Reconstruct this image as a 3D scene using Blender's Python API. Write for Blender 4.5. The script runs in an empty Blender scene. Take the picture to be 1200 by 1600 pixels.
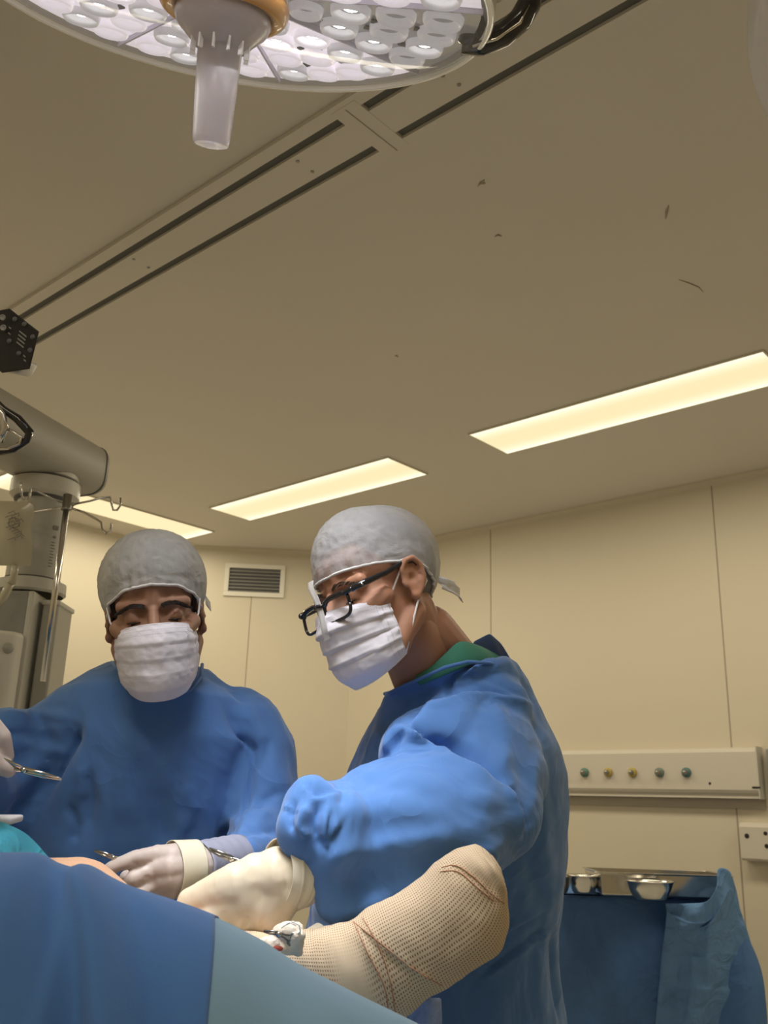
import bpy, bmesh, math, random
import numpy as np
from mathutils import Vector, Matrix, noise
random.seed(7)
S = bpy.context.scene
COL = S.collection

# ------------------------------------------------------------------ camera
PITCH, ROLL, YAW, F = .30229, .03095, .7337, 1479.0      # YAW turns the room, F is the focal length in px of 1200x1600
CAM = np.array([0, 0, 1.30])
_f = np.array([0, math.cos(PITCH), math.sin(PITCH)]); _r = np.array([1., 0, 0]); _u = np.cross(_r, _f)
_c, _s = math.cos(ROLL), math.sin(ROLL)
RT, UP = _r*_c+_u*_s, -_r*_s+_u*_c
FW = _f
cd = bpy.data.cameras.new('camera'); cam = bpy.data.objects.new('camera', cd); COL.objects.link(cam)
cam.matrix_world = Matrix(((RT[0], UP[0], -FW[0], CAM[0]), (RT[1], UP[1], -FW[1], CAM[1]), (RT[2], UP[2], -FW[2], CAM[2]), (0, 0, 0, 1)))
cd.sensor_fit = 'VERTICAL'; cd.sensor_height = 36; cd.sensor_width = 27; cd.lens = F/1600*36
cd.clip_start = .01
cd.dof.use_dof = True; cd.dof.focus_distance = 1.38; cd.dof.aperture_fstop = 11
S.camera = cam

# ------------------------------------------------------------------ world, exposure
w = bpy.data.worlds.new('world'); S.world = w; w.use_nodes = True
w.node_tree.nodes['Background'].inputs[0].default_value = (1, .9, .75, 1)
w.node_tree.nodes['Background'].inputs[1].default_value = .05
S.view_settings.view_transform = 'Standard'; S.view_settings.look = 'None'
S.view_settings.gamma = 1; S.view_settings.use_curve_mapping = False
S.view_settings.exposure = 0
PANEL_W = 15.0            # watts of each ceiling panel
PANEL_COL = (1, .895, .68)
LAMP_W = 1.75            # watts of the operating light
CEIL = 2.9

# ------------------------------------------------------------------ geometry of the view and of the room
def ray(x, y): return RT*(x-600)/F + UP*(800-y)/F + FW
def P(x, y, d): return CAM + ray(x, y)*d                 # the point at depth d
def pix(V):
    D = np.asarray(V) - CAM; z = D @ FW
    return 600+F*(D @ RT)/z, 800-F*(D @ UP)/z
AX = np.array([-math.cos(YAW), math.sin(YAW), 0]); BX = np.array([math.sin(YAW), math.cos(YAW), 0])
def RM(A, B, z): return AX*A + BX*B + np.array([0, 0, z])
def on_z(x, y, z): d = ray(x, y); return CAM + d*((z-CAM[2])/d[2])
def on_plane(x, y, n, c): d = ray(x, y); return CAM + d*((c-CAM@n)/(d@n))

# ------------------------------------------------------------------ helpers
def tag(o, label=None, cat=None, group=None, kind=None):
    if label: o['label'] = label
    if cat: o['category'] = cat
    if group: o['group'] = group
    if kind: o['kind'] = kind
    return o
def thing(name, label, cat, loc, group=None):
    o = bpy.data.objects.new(name, None); o.empty_display_size = .05; COL.objects.link(o)
    o.location = tuple(float(v) for v in loc); return tag(o, label, cat, group)
def base_of(o):
    v = np.zeros(3)
    while o: v += np.array(o.location); o = o.parent
    return v
class G:                                                 # a geometry collector: vertices, faces
    def __init__(s): s.v = []; s.f = []; s.mi = []; s.m = 0
    def add(s, vs, fs):
        n = len(s.v); s.v += [tuple(float(c) for c in v) for v in vs]
        for f in fs: s.f.append(tuple(n+i for i in f)); s.mi.append(s.m)
        return s
    def grid(s, pts, nu, nv, cu=False, cv=False):        # pts[u*nv+v]
        fs = []
        for i in range(nu if cu else nu-1):
            for j in range(nv if cv else nv-1):
                a, b = i*nv+j, ((i+1) % nu)*nv+j
                j2 = (j+1) % nv
                fs.append((a, b, ((i+1) % nu)*nv+j2, i*nv+j2))
        return s.add(pts, fs)
    def loft(s, rings, cap=True):
        n = len(rings[0]); k = len(rings); pts = [p for r in rings for p in r]; fs = []
        for i in range(k-1):
            for j in range(n):
                fs.append((i*n+j, i*n+(j+1) % n, (i+1)*n+(j+1) % n, (i+1)*n+j))
        if cap: fs.append(tuple(range(n))[::-1]); fs.append(tuple((k-1)*n+j for j in range(n)))
        return s.add(pts, fs)
    def tube(s, pts, r, n=10, cap=True):
        pts = [np.asarray(p, float) for p in pts]; k = len(pts)
        rr = r if hasattr(r, '__len__') else [r]*k
        T = [pts[min(i+1, k-1)]-pts[max(i-1, 0)] for i in range(k)]; T = [t/(np.linalg.norm(t)+1e-12) for t in T]
        u = np.cross(T[0], [0, 0, 1.]); 
        if np.linalg.norm(u) < .05: u = np.cross(T[0], [0, 1., 0])
        u /= np.linalg.norm(u); rings = []
        for i in range(k):
            u = u - T[i]*(u@T[i]); u /= np.linalg.norm(u); v = np.cross(T[i], u)
            rings.append([pts[i]+(u*math.cos(2*math.pi*j/n)+v*math.sin(2*math.pi*j/n))*rr[i] for j in range(n)])
        return s.loft(rings, cap)
    def capsule(s, p0, r0, p1, r1, n=16, m=5):
        p0 = np.asarray(p0, float); p1 = np.asarray(p1, float); d = p1-p0; L = np.linalg.norm(d); d = d/(L+1e-9)
        pts = []; rr = []
        for i in range(m): t = math.pi/2*(i+.15)/m; pts.append(p0-d*r0*math.cos(t)); rr.append(r0*math.sin(t))
        pts.append(p0); rr.append(r0); pts.append((p0+p1)/2); rr.append((r0+r1)/2); pts.append(p1); rr.append(r1)
        for i in range(m-1, -1, -1): t = math.pi/2*(i+.15)/m; pts.append(p1+d*r1*math.cos(t)); rr.append(r1*math.sin(t))
        return s.tube(pts, rr, n)
    def chain(s, js):                                    # js: (point, radius) list
        for (p0, r0), (p1, r1) in zip(js, js[1:]): s.capsule(p0, r0, p1, r1)
        return s
    def ell(s, c, ax, n=24, m=16):                       # ellipsoid; ax: three axis vectors
        c = np.asarray(c, float); rings = []
        for i in range(m+1):
            t = math.pi*(i+.02)/(m+.04)
            rings.append([c+ax[2]*math.cos(t)+(ax[0]*math.cos(2*math.pi*j/n)+ax[1]*math.sin(2*math.pi*j/n))*math.sin(t) for j in range(n)])
        return s.loft(rings)
    def box(s, o, e0, e1, e2):                           # corner and three edge vectors
        o, e0, e1, e2 = [np.asarray(q, float) for q in (o, e0, e1, e2)]
        v = [o, o+e0, o+e0+e1, o+e1, o+e2, o+e0+e2, o+e0+e1+e2, o+e1+e2]
        return s.add(v, [(3, 2, 1, 0), (4, 5, 6, 7), (0, 1, 5, 4), (1, 2, 6, 5), (2, 3, 7, 6), (3, 0, 4, 7)])
    def lathe(s, o, axis, prof, n=48, cap=False, u=None):       # prof: (distance along the axis, radius)
        o = np.asarray(o, float); ax = np.asarray(axis, float); ax = ax/np.linalg.norm(ax)
        if u is None: u = np.cross(ax, [0, 1., .1])
        u = u/np.linalg.norm(u); v = np.cross(ax, u)
        return s.loft([[o+ax*h+(u*math.cos(2*math.pi*j/n)+v*math.sin(2*math.pi*j/n))*max(r, 1e-5) for j in range(n)] for h, r in prof], cap)
def mesh_of(g, name):
    me = bpy.data.meshes.new(name); me.from_pydata(g.v, [], g.f); me.update(); return me
def put(name, g, mat, parent=None, smooth=True, bevel=0, solid=0, sub=0, angle=None, origin='base', seg=2):
    """link geometry (world coordinates) as one mesh object"""
    me = g if isinstance(g, bpy.types.Mesh) else mesh_of(g, name)
    me.name = name
    n = len(me.vertices); co = np.empty(n*3); me.vertices.foreach_get('co', co); co = co.reshape(-1, 3)
    if parent is not None: off = base_of(parent)
    elif origin == 'base': off = np.array([(co[:, 0].min()+co[:, 0].max())/2, (co[:, 1].min()+co[:, 1].max())/2, co[:, 2].min()])
    else: off = np.zeros(3)
    me.vertices.foreach_set('co', (co-off).ravel())
    o = bpy.data.objects.new(name, me); COL.objects.link(o)
    if parent is not None: o.parent = parent
    else: o.location = tuple(off)
    mats = mat if isinstance(mat, (list, tuple)) else [mat]
    for m in mats: me.materials.append(m)
    if not isinstance(g, bpy.types.Mesh) and len(mats) > 1: me.polygons.foreach_set('material_index', g.mi)
    bm = bmesh.new(); bm.from_mesh(me); bmesh.ops.recalc_face_normals(bm, faces=bm.faces); bm.to_mesh(me); bm.free()
    if smooth: me.polygons.foreach_set('use_smooth', [True]*len(me.polygons))
    if bevel: b = o.modifiers.new('b', 'BEVEL'); b.width = bevel; b.segments = seg; b.limit_method = 'ANGLE'; b.angle_limit = .6
    if solid: b = o.modifiers.new('s', 'SOLIDIFY'); b.thickness = solid; b.offset = 0
    if sub: b = o.modifiers.new('u', 'SUBSURF'); b.levels = sub; b.render_levels = sub
    if angle is not None:
        me.update()
        bm = bmesh.new(); bm.from_mesh(me)
        for e in bm.edges:
            if len(e.link_faces) == 2 and e.calc_face_angle(0) > angle: e.smooth = False
        bm.to_mesh(me); bm.free()
    me.update(); return o
def remeshed(g, voxel, smooth=6):
    """melt overlapping closed shapes into one continuous surface"""
    me = mesh_of(g, 'tmp'); bm = bmesh.new(); bm.from_mesh(me); bmesh.ops.recalc_face_normals(bm, faces=bm.faces); bm.to_mesh(me); bm.free()
    o = bpy.data.objects.new('tmp', me); COL.objects.link(o)
    m = o.modifiers.new('r', 'REMESH'); m.mode = 'VOXEL'; m.voxel_size = voxel
    if smooth: m = o.modifiers.new('s', 'SMOOTH'); m.factor = .5; m.iterations = smooth
    dg = bpy.context.evaluated_depsgraph_get(); dg.update()
    out = bpy.data.meshes.new_from_object(o.evaluated_get(dg))
    bpy.data.objects.remove(o); bpy.data.meshes.remove(me)
    return out
def arrays(me):
    n = len(me.vertices); co = np.empty(n*3); no = np.empty(n*3)
    me.vertices.foreach_get('co', co); me.vertex_normals.foreach_get('vector', no)
    return co.reshape(-1, 3), no.reshape(-1, 3)
def folds(me, fl, noise_amp=.003, scale=9, seed=0, stretch=(1, 1, .55), quiet=None):
    """cloth folds: each of fl is (polyline seen from the front, half width in px, height in m, kind)"""
    co, no = arrays(me); off = np.zeros(len(co))
    if noise_amp:
        st = np.array(stretch)*scale
        for i, c in enumerate(co):
            q = Vector(c*st+seed)
            n1 = noise.noise(q); n2 = noise.noise(q*2.3+Vector((5, 2, 1)))
            n3 = noise.noise(q*5+Vector((1, 7, 3))); off[i] = noise_amp*(1.0-3.4*abs(n1)-1.8*abs(n2)-.45*abs(n3))
    D = co-CAM; z = D@FW; px = 600+F*(D@RT)/z; py = 800-F*(D@UP)/z
    dirs = D/np.linalg.norm(D, axis=1)[:, None]
    face = np.clip(-(no*dirs).sum(1)*4+.4, 0, 1)
    for line, hw, h, kind in fl:
        best = np.full(len(co), 1e9); sg = np.ones(len(co)); tt = np.zeros(len(co)); L = len(line)-1
        for k in range(L):
            ax_, ay = line[k]; bx, by = line[k+1]; dx, dy = bx-ax_, by-ay; l2 = dx*dx+dy*dy
            t = np.clip(((px-ax_)*dx+(py-ay)*dy)/l2, 0, 1)
            ex = px-ax_-t*dx; ey = py-ay-t*dy; d = np.hypot(ex, ey); m = d < best
            best[m] = d[m]; sg[m] = np.sign(dx*ey-dy*ex)[m]; tt[m] = ((k+t)/L)[m]
        taper = np.clip(np.minimum(tt, 1-tt)*5+.15, 0, 1)
        if kind == 'ridge': prof = np.exp(-(best/hw)**2)
        elif kind == 'step':                             # cloth lapping over itself: high on one side, low on the other
            s_ = best*sg; prof = np.tanh(s_/2.5)*np.exp(-(best/hw)**1.5)
        off += h*prof*taper*face
    me.vertices.foreach_set('co', (co+no*off[:, None]).ravel()); me.update(); return me
def ring(l, r, half, n=40, back=None, power=2.3, dirv=None):
    """closed cross section through the points l and r; half is its reach towards and away from the camera"""
    c = (l+r)/2; u = (r-l)/2; un = u/np.linalg.norm(u); v = np.array([0, 1., 0]) if dirv is None else dirv
    v = v-un*(v@un); v /= np.linalg.norm(v); bk = half if back is None else back; pts = []
    for j in range(n):
        t = 2*math.pi*j/n; cs, sn = math.cos(t), math.sin(t)
        cx = math.copysign(abs(cs)**(2/power), cs); sx = math.copysign(abs(sn)**(2/power), sn)
        pts.append(c+u*cx+v*sx*(bk if sx > 0 else half))
    return pts

# ------------------------------------------------------------------ materials
def mat(name, col, rough=.6, metal=0, bump=0, bscale=200, vary=0, vscale=4, spec=.5, emit=None, es=0, alpha=1, trans=0, sheen=0, sss=0, ior=1.45, coat=0, bdist=.002):
    m = bpy.data.materials.new(name); m.use_nodes = True; nt = m.node_tree; b = nt.nodes['Principled BSDF']
    b.inputs['Base Color'].default_value = (*col, 1); b.inputs['Roughness'].default_value = rough
    b.inputs['Metallic'].default_value = metal; b.inputs['Specular IOR Level'].default_value = spec
    b.inputs['Alpha'].default_value = alpha; b.inputs['Transmission Weight'].default_value = trans
    b.inputs['Sheen Weight'].default_value = sheen; b.inputs['IOR'].default_value = ior; b.inputs['Coat Weight'].default_value = coat
    if sss: b.inputs['Subsurface Weight'].default_value = sss; b.inputs['Subsurface Scale'].default_value = .01; b.inputs['Subsurface Radius'].default_value = (1, .4, .25)
    if emit: b.inputs['Emission Color'].default_value = (*emit, 1); b.inputs['Emission Strength'].default_value = es
    tc = nt.nodes.new('ShaderNodeTexCoord')
    if vary:
        n = nt.nodes.new('ShaderNodeTexNoise'); n.inputs['Scale'].default_value = vscale; n.inputs['Detail'].default_value = 5
        nt.links.new(tc.outputs['Object'], n.inputs['Vector'])
        mx = nt.nodes.new('ShaderNodeMix'); mx.data_type = 'RGBA'
        mx.inputs['A'].default_value = (*[max(0, c*(1-vary)) for c in col], 1); mx.inputs['B'].default_value = (*[min(1, c*(1+vary)) for c in col], 1)
        nt.links.new(n.outputs['Fac'], mx.inputs['Factor']); nt.links.new(mx.outputs['Result'], b.inputs['Base Color'])
    if bump:
        n = nt.nodes.new('ShaderNodeTexNoise'); n.inputs['Scale'].default_value = bscale; n.inputs['Detail'].default_value = 3
        nt.links.new(tc.outputs['Object'], n.inputs['Vector'])
        bp = nt.nodes.new('ShaderNodeBump'); bp.inputs['Strength'].default_value = bump; bp.inputs['Distance'].default_value = bdist
        nt.links.new(n.outputs['Fac'], bp.inputs['Height']); nt.links.new(bp.outputs['Normal'], b.inputs['Normal'])
    return m
def see_through(m, fac, tint=(1, 1, 1)):                 # thin woven sheet: part of the light passes between the fibres
    nt = m.node_tree; b = nt.nodes['Principled BSDF']; o = nt.nodes['Material Output']
    t = nt.nodes.new('ShaderNodeBsdfTransparent'); t.inputs[0].default_value = (*tint, 1)
    x = nt.nodes.new('ShaderNodeMixShader'); x.inputs[0].default_value = fac
    nt.links.new(b.outputs[0], x.inputs[1]); nt.links.new(t.outputs[0], x.inputs[2]); nt.links.new(x.outputs[0], o.inputs['Surface'])
    return m
M = {}
M['wall'] = mat('wall_panel_cream', (.62, .56, .44), .45, vary=.03, vscale=1.5, spec=.35)
M['ceiling'] = mat('ceiling_paint', (.68, .64, .58), .5, vary=.05, vscale=1.2, bump=.05, bscale=300, spec=.3)
M['track'] = mat('ceiling_track_paint', (.68, .64, .58), .5, spec=.3)
M['slot'] = mat('ceiling_slot_dark', (.13, .13, .12), .8)
M['seam'] = mat('seam_gasket', (.34, .29, .22), .7)
M['floor'] = mat('floor_vinyl', (.60, .58, .53), .35, vary=.06, vscale=3)
M['diffuser_frame'] = mat('panel_frame', (.72, .68, .55), .5)
M['gown'] = mat('gown_blue', (.085, .205, .49), .78, bump=.25, bscale=900, vary=.05, vscale=6, spec=.25, sheen=.25, bdist=.001)
M['gown2'] = mat('gown_blue_assistant', (.09, .205, .48), .8, bump=.25, bscale=900, vary=.05, vscale=6, spec=.2, sheen=.2, bdist=.001)
M['drape'] = mat('drape_blue', (.062, .16, .40), .85, bump=.3, bscale=700, vary=.06, vscale=5, spec=.2, sheen=.2, bdist=.001)
M['drape_teal'] = mat('drape_teal', (.19, .32, .44), .85, bump=.3, bscale=700, vary=.04, vscale=5, spec=.2, sheen=.2, bdist=.001)
M['turquoise'] = mat('drape_turquoise', (.05, .33, .46), .6, bump=.2, bscale=500, spec=.4)
M['tdrape'] = mat('table_drape_blue', (.085, .18, .40), .85, bump=.4, bscale=420, vary=.12, vscale=30, spec=.2, bdist=.0015)
M['tdrape_light'] = mat('table_drape_blue_outer', (.13, .26, .50), .85, bump=.4, bscale=420, vary=.12, vscale=30, spec=.2, bdist=.0015)
M['green'] = mat('scrub_green', (.045, .20, .13), .85, bump=.2, bscale=600)
M['cap'] = see_through(mat('cap_nonwoven', (.62, .62, .63), .85, bump=.5, bscale=350, vary=.10, vscale=60, spec=.2, bdist=.001), .46)
M['cap2'] = see_through(mat('cap_nonwoven_assistant', (.52, .52, .50), .85, bump=.5, bscale=350, vary=.12, vscale=60, spec=.2, bdist=.001), .2)
M['band'] = see_through(mat('cap_ghost_band', (.62, .60, .58), .85, spec=.2), .45)
M['hem'] = see_through(mat('cap_hem', (.74, .72, .71), .85, spec=.2), .08)
M['mask'] = mat('mask_white', (.74, .71, .76), .8, bump=.15, bscale=900, spec=.2, bdist=.0008)
M['stitch'] = mat('mask_stitch', (.62, .60, .68), .8)
M['elastic'] = mat('elastic_white', (.85, .83, .82), .8)
M['skin'] = mat('skin_tan', (.43, .215, .13), .55, vary=.10, vscale=22, bump=.12, bscale=700, spec=.4, sss=.12, bdist=.0008)
M['skin2'] = mat('skin_olive', (.31, .165, .105), .55, vary=.10, vscale=22, bump=.12, bscale=700, spec=.4, sss=.12, bdist=.0008)
M['pskin'] = mat('skin_patient', (.72, .44, .28), .5, vary=.06, vscale=20, sss=.1)
M['hair'] = mat('hair_dark', (.035, .025, .02), .7, bump=.6, bscale=250)
M['hairgrey'] = mat('hair_greying', (.20, .18, .17), .8, bump=.6, bscale=300)
M['browbrown'] = mat('eyebrow_brown', (.09, .06, .045), .8)
M['eye'] = mat('eye_white', (.55, .50, .47), .2)
M['iris'] = mat('iris_dark', (.03, .02, .015), .15)
M['glove'] = mat('latex_glove_cream', (.70, .60, .44), .42, vary=.05, vscale=30, spec=.4, sss=.08, bump=.06, bscale=160)
M['glove2'] = mat('latex_glove_grey', (.52, .44, .40), .45, vary=.05, vscale=30, spec=.4, sss=.08, bump=.06, bscale=160)
M['cuff'] = mat('glove_cuff_cream', (.68, .62, .47), .5, vary=.04)
M['cuffgrey'] = mat('knit_cuff_grey', (.30, .31, .40), .8, bump=.3, bscale=600)
M['steel'] = mat('surgical_steel', (.62, .60, .56), .18, 1)
M['steel_dark'] = mat('surgical_steel_dull', (.30, .29, .27), .28, 1)
M['black'] = mat('black_plastic', (.015, .015, .017), .3)
M['black_gloss'] = mat('black_gloss', (.012, .012, .015), .12, coat=.5)
M['button'] = mat('button_grey', (.10, .10, .105), .5)
M['grey'] = mat('enamel_grey', (.40, .385, .33), .42, vary=.03)
M['lgrey'] = mat('enamel_light_grey', (.55, .53, .46), .4)
M['dgrey'] = mat('gasket_grey', (.10, .10, .10), .6)
M['midgrey'] = mat('panel_grey', (.26, .26, .235), .5)
M['white'] = mat('enamel_white', (.70, .67, .58), .4)
M['rail'] = mat('rail_enamel', (.60, .55, .47), .3)
M['raild'] = mat('rail_shadow_tone', (.42, .37, .30), .5)
M['amber'] = mat('amber_ring', (.62, .30, .07), .3, coat=.4)
M['clearhandle'] = mat('handle_cover_translucent', (.66, .62, .63), .25, spec=.5, trans=.35, sss=.2)
M['glass'] = see_through(mat('clear_cover', (.9, .9, .9), .03, spec=.8, alpha=1), .86)
M['lens'] = see_through(mat('spectacle_lens', (.9, .9, .92), .02, spec=.6), .90)
M['bag'] = see_through(mat('iv_bag_vinyl', (.58, .53, .38), .2, spec=.6), .15)
M['blue_knob'] = mat('knob_blue', (.02, .05, .22), .2, coat=.5)
M['og'] = mat('outlet_green', (.09, .20, .15), .4); M['oy'] = mat('outlet_yellow', (.42, .32, .08), .4)
M['ogy'] = mat('outlet_grey_green', (.15, .20, .16), .4); M['ot'] = mat('outlet_teal', (.08, .16, .16), .4)
M['dark'] = mat('dark_hole', (.02, .018, .015), .7)
M['ink'] = mat('print_grey', (.20, .19, .17), .7)
M['red'] = mat('dried_red', (.45, .08, .05), .6)
M['cotton'] = mat('cotton_gauze', (.80, .70, .58), .9, bump=.9, bscale=260, vary=.08, vscale=60)
M['padblue'] = mat('pad_pale_blue', (.28, .38, .66), .8, bump=.9, bscale=500, vary=.25, vscale=160)
M['mattress'] = mat('mattress_black', (.03, .03, .035), .5)

def panel_mat():                                         # the diffuser glows: brighter along its edges where the tubes are
    m = bpy.data.materials.new('panel_glow'); m.use_nodes = True; nt = m.node_tree; b = nt.nodes['Principled BSDF']
    at = nt.nodes.new('ShaderNodeAttribute'); at.attribute_name = 'edge'
    r = nt.nodes.new('ShaderNodeValToRGB'); e = r.color_ramp.elements
    e[0].position = 0; e[0].color = (.90, .76, .46, 1); e[1].position = 1; e[1].color = (1.3, 1.25, .98, 1)
    k = r.color_ramp.elements.new(.55); k.color = (1.02, .93, .66, 1)
    nt.links.new(at.outputs['Fac'], r.inputs[0]); nt.links.new(r.outputs[0], b.inputs['Emission Color'])
    b.inputs['Emission Strength'].default_value = 1.0; b.inputs['Base Color'].default_value = (.3, .28, .2, 1)
    return m
M['panel'] = panel_mat()
def crumple(m, scale=7, dist=.010, strength=.7):
    nt = m.node_tree; b = nt.nodes['Principled BSDF']; tc = nt.nodes.new('ShaderNodeTexCoord')
    n = nt.nodes.new('ShaderNodeTexNoise'); n.inputs['Scale'].default_value = scale; n.inputs['Detail'].default_value = 3; n.inputs['Roughness'].default_value = .45; n.inputs['Distortion'].default_value = 1.2
    nt.links.new(tc.outputs['Object'], n.inputs['Vector'])
    a = nt.nodes.new('ShaderNodeMath'); a.operation = 'SUBTRACT'; a.inputs[1].default_value = .5; nt.links.new(n.outputs['Fac'], a.inputs[0])
    c = nt.nodes.new('ShaderNodeMath'); c.operation = 'ABSOLUTE'; nt.links.new(a.outputs[0], c.inputs[0])
    bp = nt.nodes.new('ShaderNodeBump'); bp.inputs['Strength'].default_value = strength; bp.inputs['Distance'].default_value = dist; bp.invert = True
    nt.links.new(c.outputs[0], bp.inputs['Height'])
    l = b.inputs['Normal'].links
    if l: nt.links.new(bp.outputs[0], l[0].from_node.inputs['Normal'])
    else: nt.links.new(bp.outputs[0], b.inputs['Normal'])
for k_, s_, d_ in (('gown', 6, .030), ('gown2', 5, .020), ('tdrape', 5, .04), ('tdrape_light', 7, .05), ('turquoise', 14, .03), ('cap', 22, .007), ('cap2', 22, .006), ('mask', 26, .0016)): crumple(M[k_], s_, d_)
def gauze_mat():
    m = mat('gauze_bandage', (.62, .49, .34), .9, vary=.10, vscale=14, spec=.15); nt = m.node_tree; b = nt.nodes['Principled BSDF']
    uv = nt.nodes.new('ShaderNodeUVMap'); uv.uv_map = 'weave'
    sep = nt.nodes.new('ShaderNodeSeparateXYZ'); nt.links.new(uv.outputs[0], sep.inputs[0])
    def wave(out):
        a = nt.nodes.new('ShaderNodeMath'); a.operation = 'SINE'; k = nt.nodes.new('ShaderNodeMath'); k.operation = 'MULTIPLY'; k.inputs[1].default_value = 2*math.pi
        nt.links.new(out, k.inputs[0]); nt.links.new(k.outputs[0], a.inputs[0])
        c = nt.nodes.new('ShaderNodeMapRange'); c.inputs['From Min'].default_value = -1; nt.links.new(a.outputs[0], c.inputs['Value']); return c.outputs[0]
    wx, wy = wave(sep.outputs[0]), wave(sep.outputs[1])
    mx = nt.nodes.new('ShaderNodeMath'); mx.operation = 'MAXIMUM'; nt.links.new(wx, mx.inputs[0]); nt.links.new(wy, mx.inputs[1])
    mr = nt.nodes.new('ShaderNodeMapRange'); mr.inputs['From Min'].default_value = .12; mr.inputs['From Max'].default_value = .6; nt.links.new(mx.outputs[0], mr.inputs['Value'])
    at = nt.nodes.new('ShaderNodeAttribute'); at.attribute_name = 'plain'
    mp = nt.nodes.new('ShaderNodeMath'); mp.operation = 'MAXIMUM'; nt.links.new(mr.outputs[0], mp.inputs[0]); nt.links.new(at.outputs['Fac'], mp.inputs[1])
    src = b.inputs['Base Color'].links[0].from_socket
    mc = nt.nodes.new('ShaderNodeMix'); mc.data_type = 'RGBA'; mc.inputs['A'].default_value = (.22, .13, .075, 1)
    nt.links.new(mp.outputs[0], mc.inputs['Factor']); nt.links.new(src, mc.inputs['B']); nt.links.new(mc.outputs['Result'], b.inputs['Base Color'])
    bp = nt.nodes.new('ShaderNodeBump'); bp.inputs['Strength'].default_value = .5; bp.inputs['Distance'].default_value = .001
    nt.links.new(mp.outputs[0], bp.inputs['Height']); nt.links.new(bp.outputs[0], b.inputs['Normal'])
    return m
M['gauze'] = gauze_mat()
M['thread'] = mat('bandage_edge_thread', (.40, .20, .12), .9)

# ================================================================== THE ROOM
Z0 = 0.0
A0, A1, B0, B1, CH = -2.3, 5.14, -1.6, 4.39, .93
poly = [(A0+CH, B0), (A1-CH, B0), (A1, B0+CH), (A1, B1-CH), (A1-CH, B1), (A0+CH, B1), (A0, B1-CH), (A0, B0+CH)]
names = ['wall_front', 'wall_front_left', 'wall_left', 'wall_back_left', 'wall_back', 'wall_back_right', 'wall_right', 'wall_front_right']
cen = np.array([(A0+A1)/2, (B0+B1)/2]); T = .12
for k, nm in enumerate(names):
    p, q = np.array(poly[k]), np.array(poly[(k+1) % 8]); d = (q-p)/np.linalg.norm(q-p); n = np.array([-d[1], d[0]])
    if n@(cen-p) > 0: n = -n
    p2, q2 = p-d*.02, q+d*.02
    g = G().box(RM(*p2, Z0), RM(*q2, 0)-RM(*p2, 0), RM(*(n*T), 0), [0, 0, CEIL-Z0])
    tag(put(nm, g, M['wall'], smooth=False), kind='structure')
def slab(nm, z0, z1, m):
    g = G(); lo = [RM(*p, z0) for p in poly]; hi = [RM(*p, z1) for p in poly]; g.loft([lo, hi]); return tag(put(nm, g, m, smooth=False), kind='structure')
slab('floor', -.1, 0, M['floor'])
# the ceiling has two long slots, so it is made of strips between them
S1, S2, SW = (1.325, 1.350), (1.450, 1.475), None
g = G()
def cbox(g, a0, a1, b0, b1, z0, z1): g.box(RM(a0, b0, z0), RM(a1, b0, 0)-RM(a0, b0, 0), RM(a0, b1, 0)-RM(a0, b0, 0), [0, 0, z1-z0])
g.loft([[RM(*p, CEIL+.001) for p in poly], [RM(*p, CEIL+.12) for p in poly]])
tag(put('ceiling', g, M['ceiling'], smooth=False), kind='structure')
def track():
    g = G(); z0, z1 = CEIL-.012, CEIL+.0005; aL, aR = -2.2, 5.1; cb = 1.345
    for b0, b1 in ((1.285, 1.322), (1.350, 1.447), (1.475, 1.525)): cbox(g, aL, aR, b0, b1, z0, z1)
    for c in (cb, cb+2.6): cbox(g, c-.038, c+.038, 1.30, 1.50, z0-.0008, z1)
    o = tag(put('trim_1', g, M['track'], smooth=False), kind='structure')
    g = G(); cbox(g, aL, aR, 1.318, 1.354, CEIL-.003, CEIL+.001); cbox(g, aL, aR, 1.443, 1.479, CEIL-.003, CEIL+.001)
    put('slot', g, M['slot'], o, smooth=False)
    g = G(); cbox(g, cb-.0015, cb+.0015, 1.31, 1.50, z0-.0014, z0)
    put('joint', g, M['seam'], o, smooth=False)
    g = G()
    for x, y in ((465, 252), (488, 268), (692, 118), (717, 132), (209, 405), (232, 418)):
        g.lathe(on_z(x, y, z0), (0, 0, -1), ((0, .005), (.0015, .005), (.002, .002), (.002, 0)), 12)
    put('screw', g, M['steel_dark'], o)
track()
# wall panel joints
def joint(n, A, B, dA, dB, z0, z1, k):
    g = G(); p = RM(A, B, z0); t = RM(dA, dB, 0); nn = RM(*n, 0)
    g.box(p-t*.003-nn*.0012, t*.006, nn*.0014, [0, 0, z1-z0]); tag(put('trim_%d' % k, g, M['seam'], smooth=False), kind='structure')
for k, A in enumerate((3.11, 1.77, .43, -.91)): joint((0, 1), A, B1, 1, 0, .1, CEIL-.01, 2+k)
jc = np.array([4.675, 3.925]); joint((.7071, .7071), *jc, .7071, -.7071, .1, CEIL-.31, 6)
for k, B in enumerate((2.6, 1.26, -.08)): joint((1, 0), A1, B, 0, 1, .1, CEIL-.01, 7+k)
# soft coving where walls and ceiling meet
g = G()
for k in range(8):
    p, q = np.array(poly[k]), np.array(poly[(k+1) % 8]); d = (q-p)/np.linalg.norm(q-p); n = np.array([-d[1], d[0]])
    if n@(cen-p) < 0: n = -n
    ra = []
    for e in (p-d*.0, q+d*.0):
        ra.append([RM(*(e+n*.03*(1-math.sin(t))), CEIL-.03*(1-math.cos(t))) for t in np.linspace(0, math.pi/2, 6)])
    g.grid(ra[0]+ra[1], 2, 6)
tag(put('trim_20', g, M['wall'], smooth=True), kind='structure')

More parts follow.
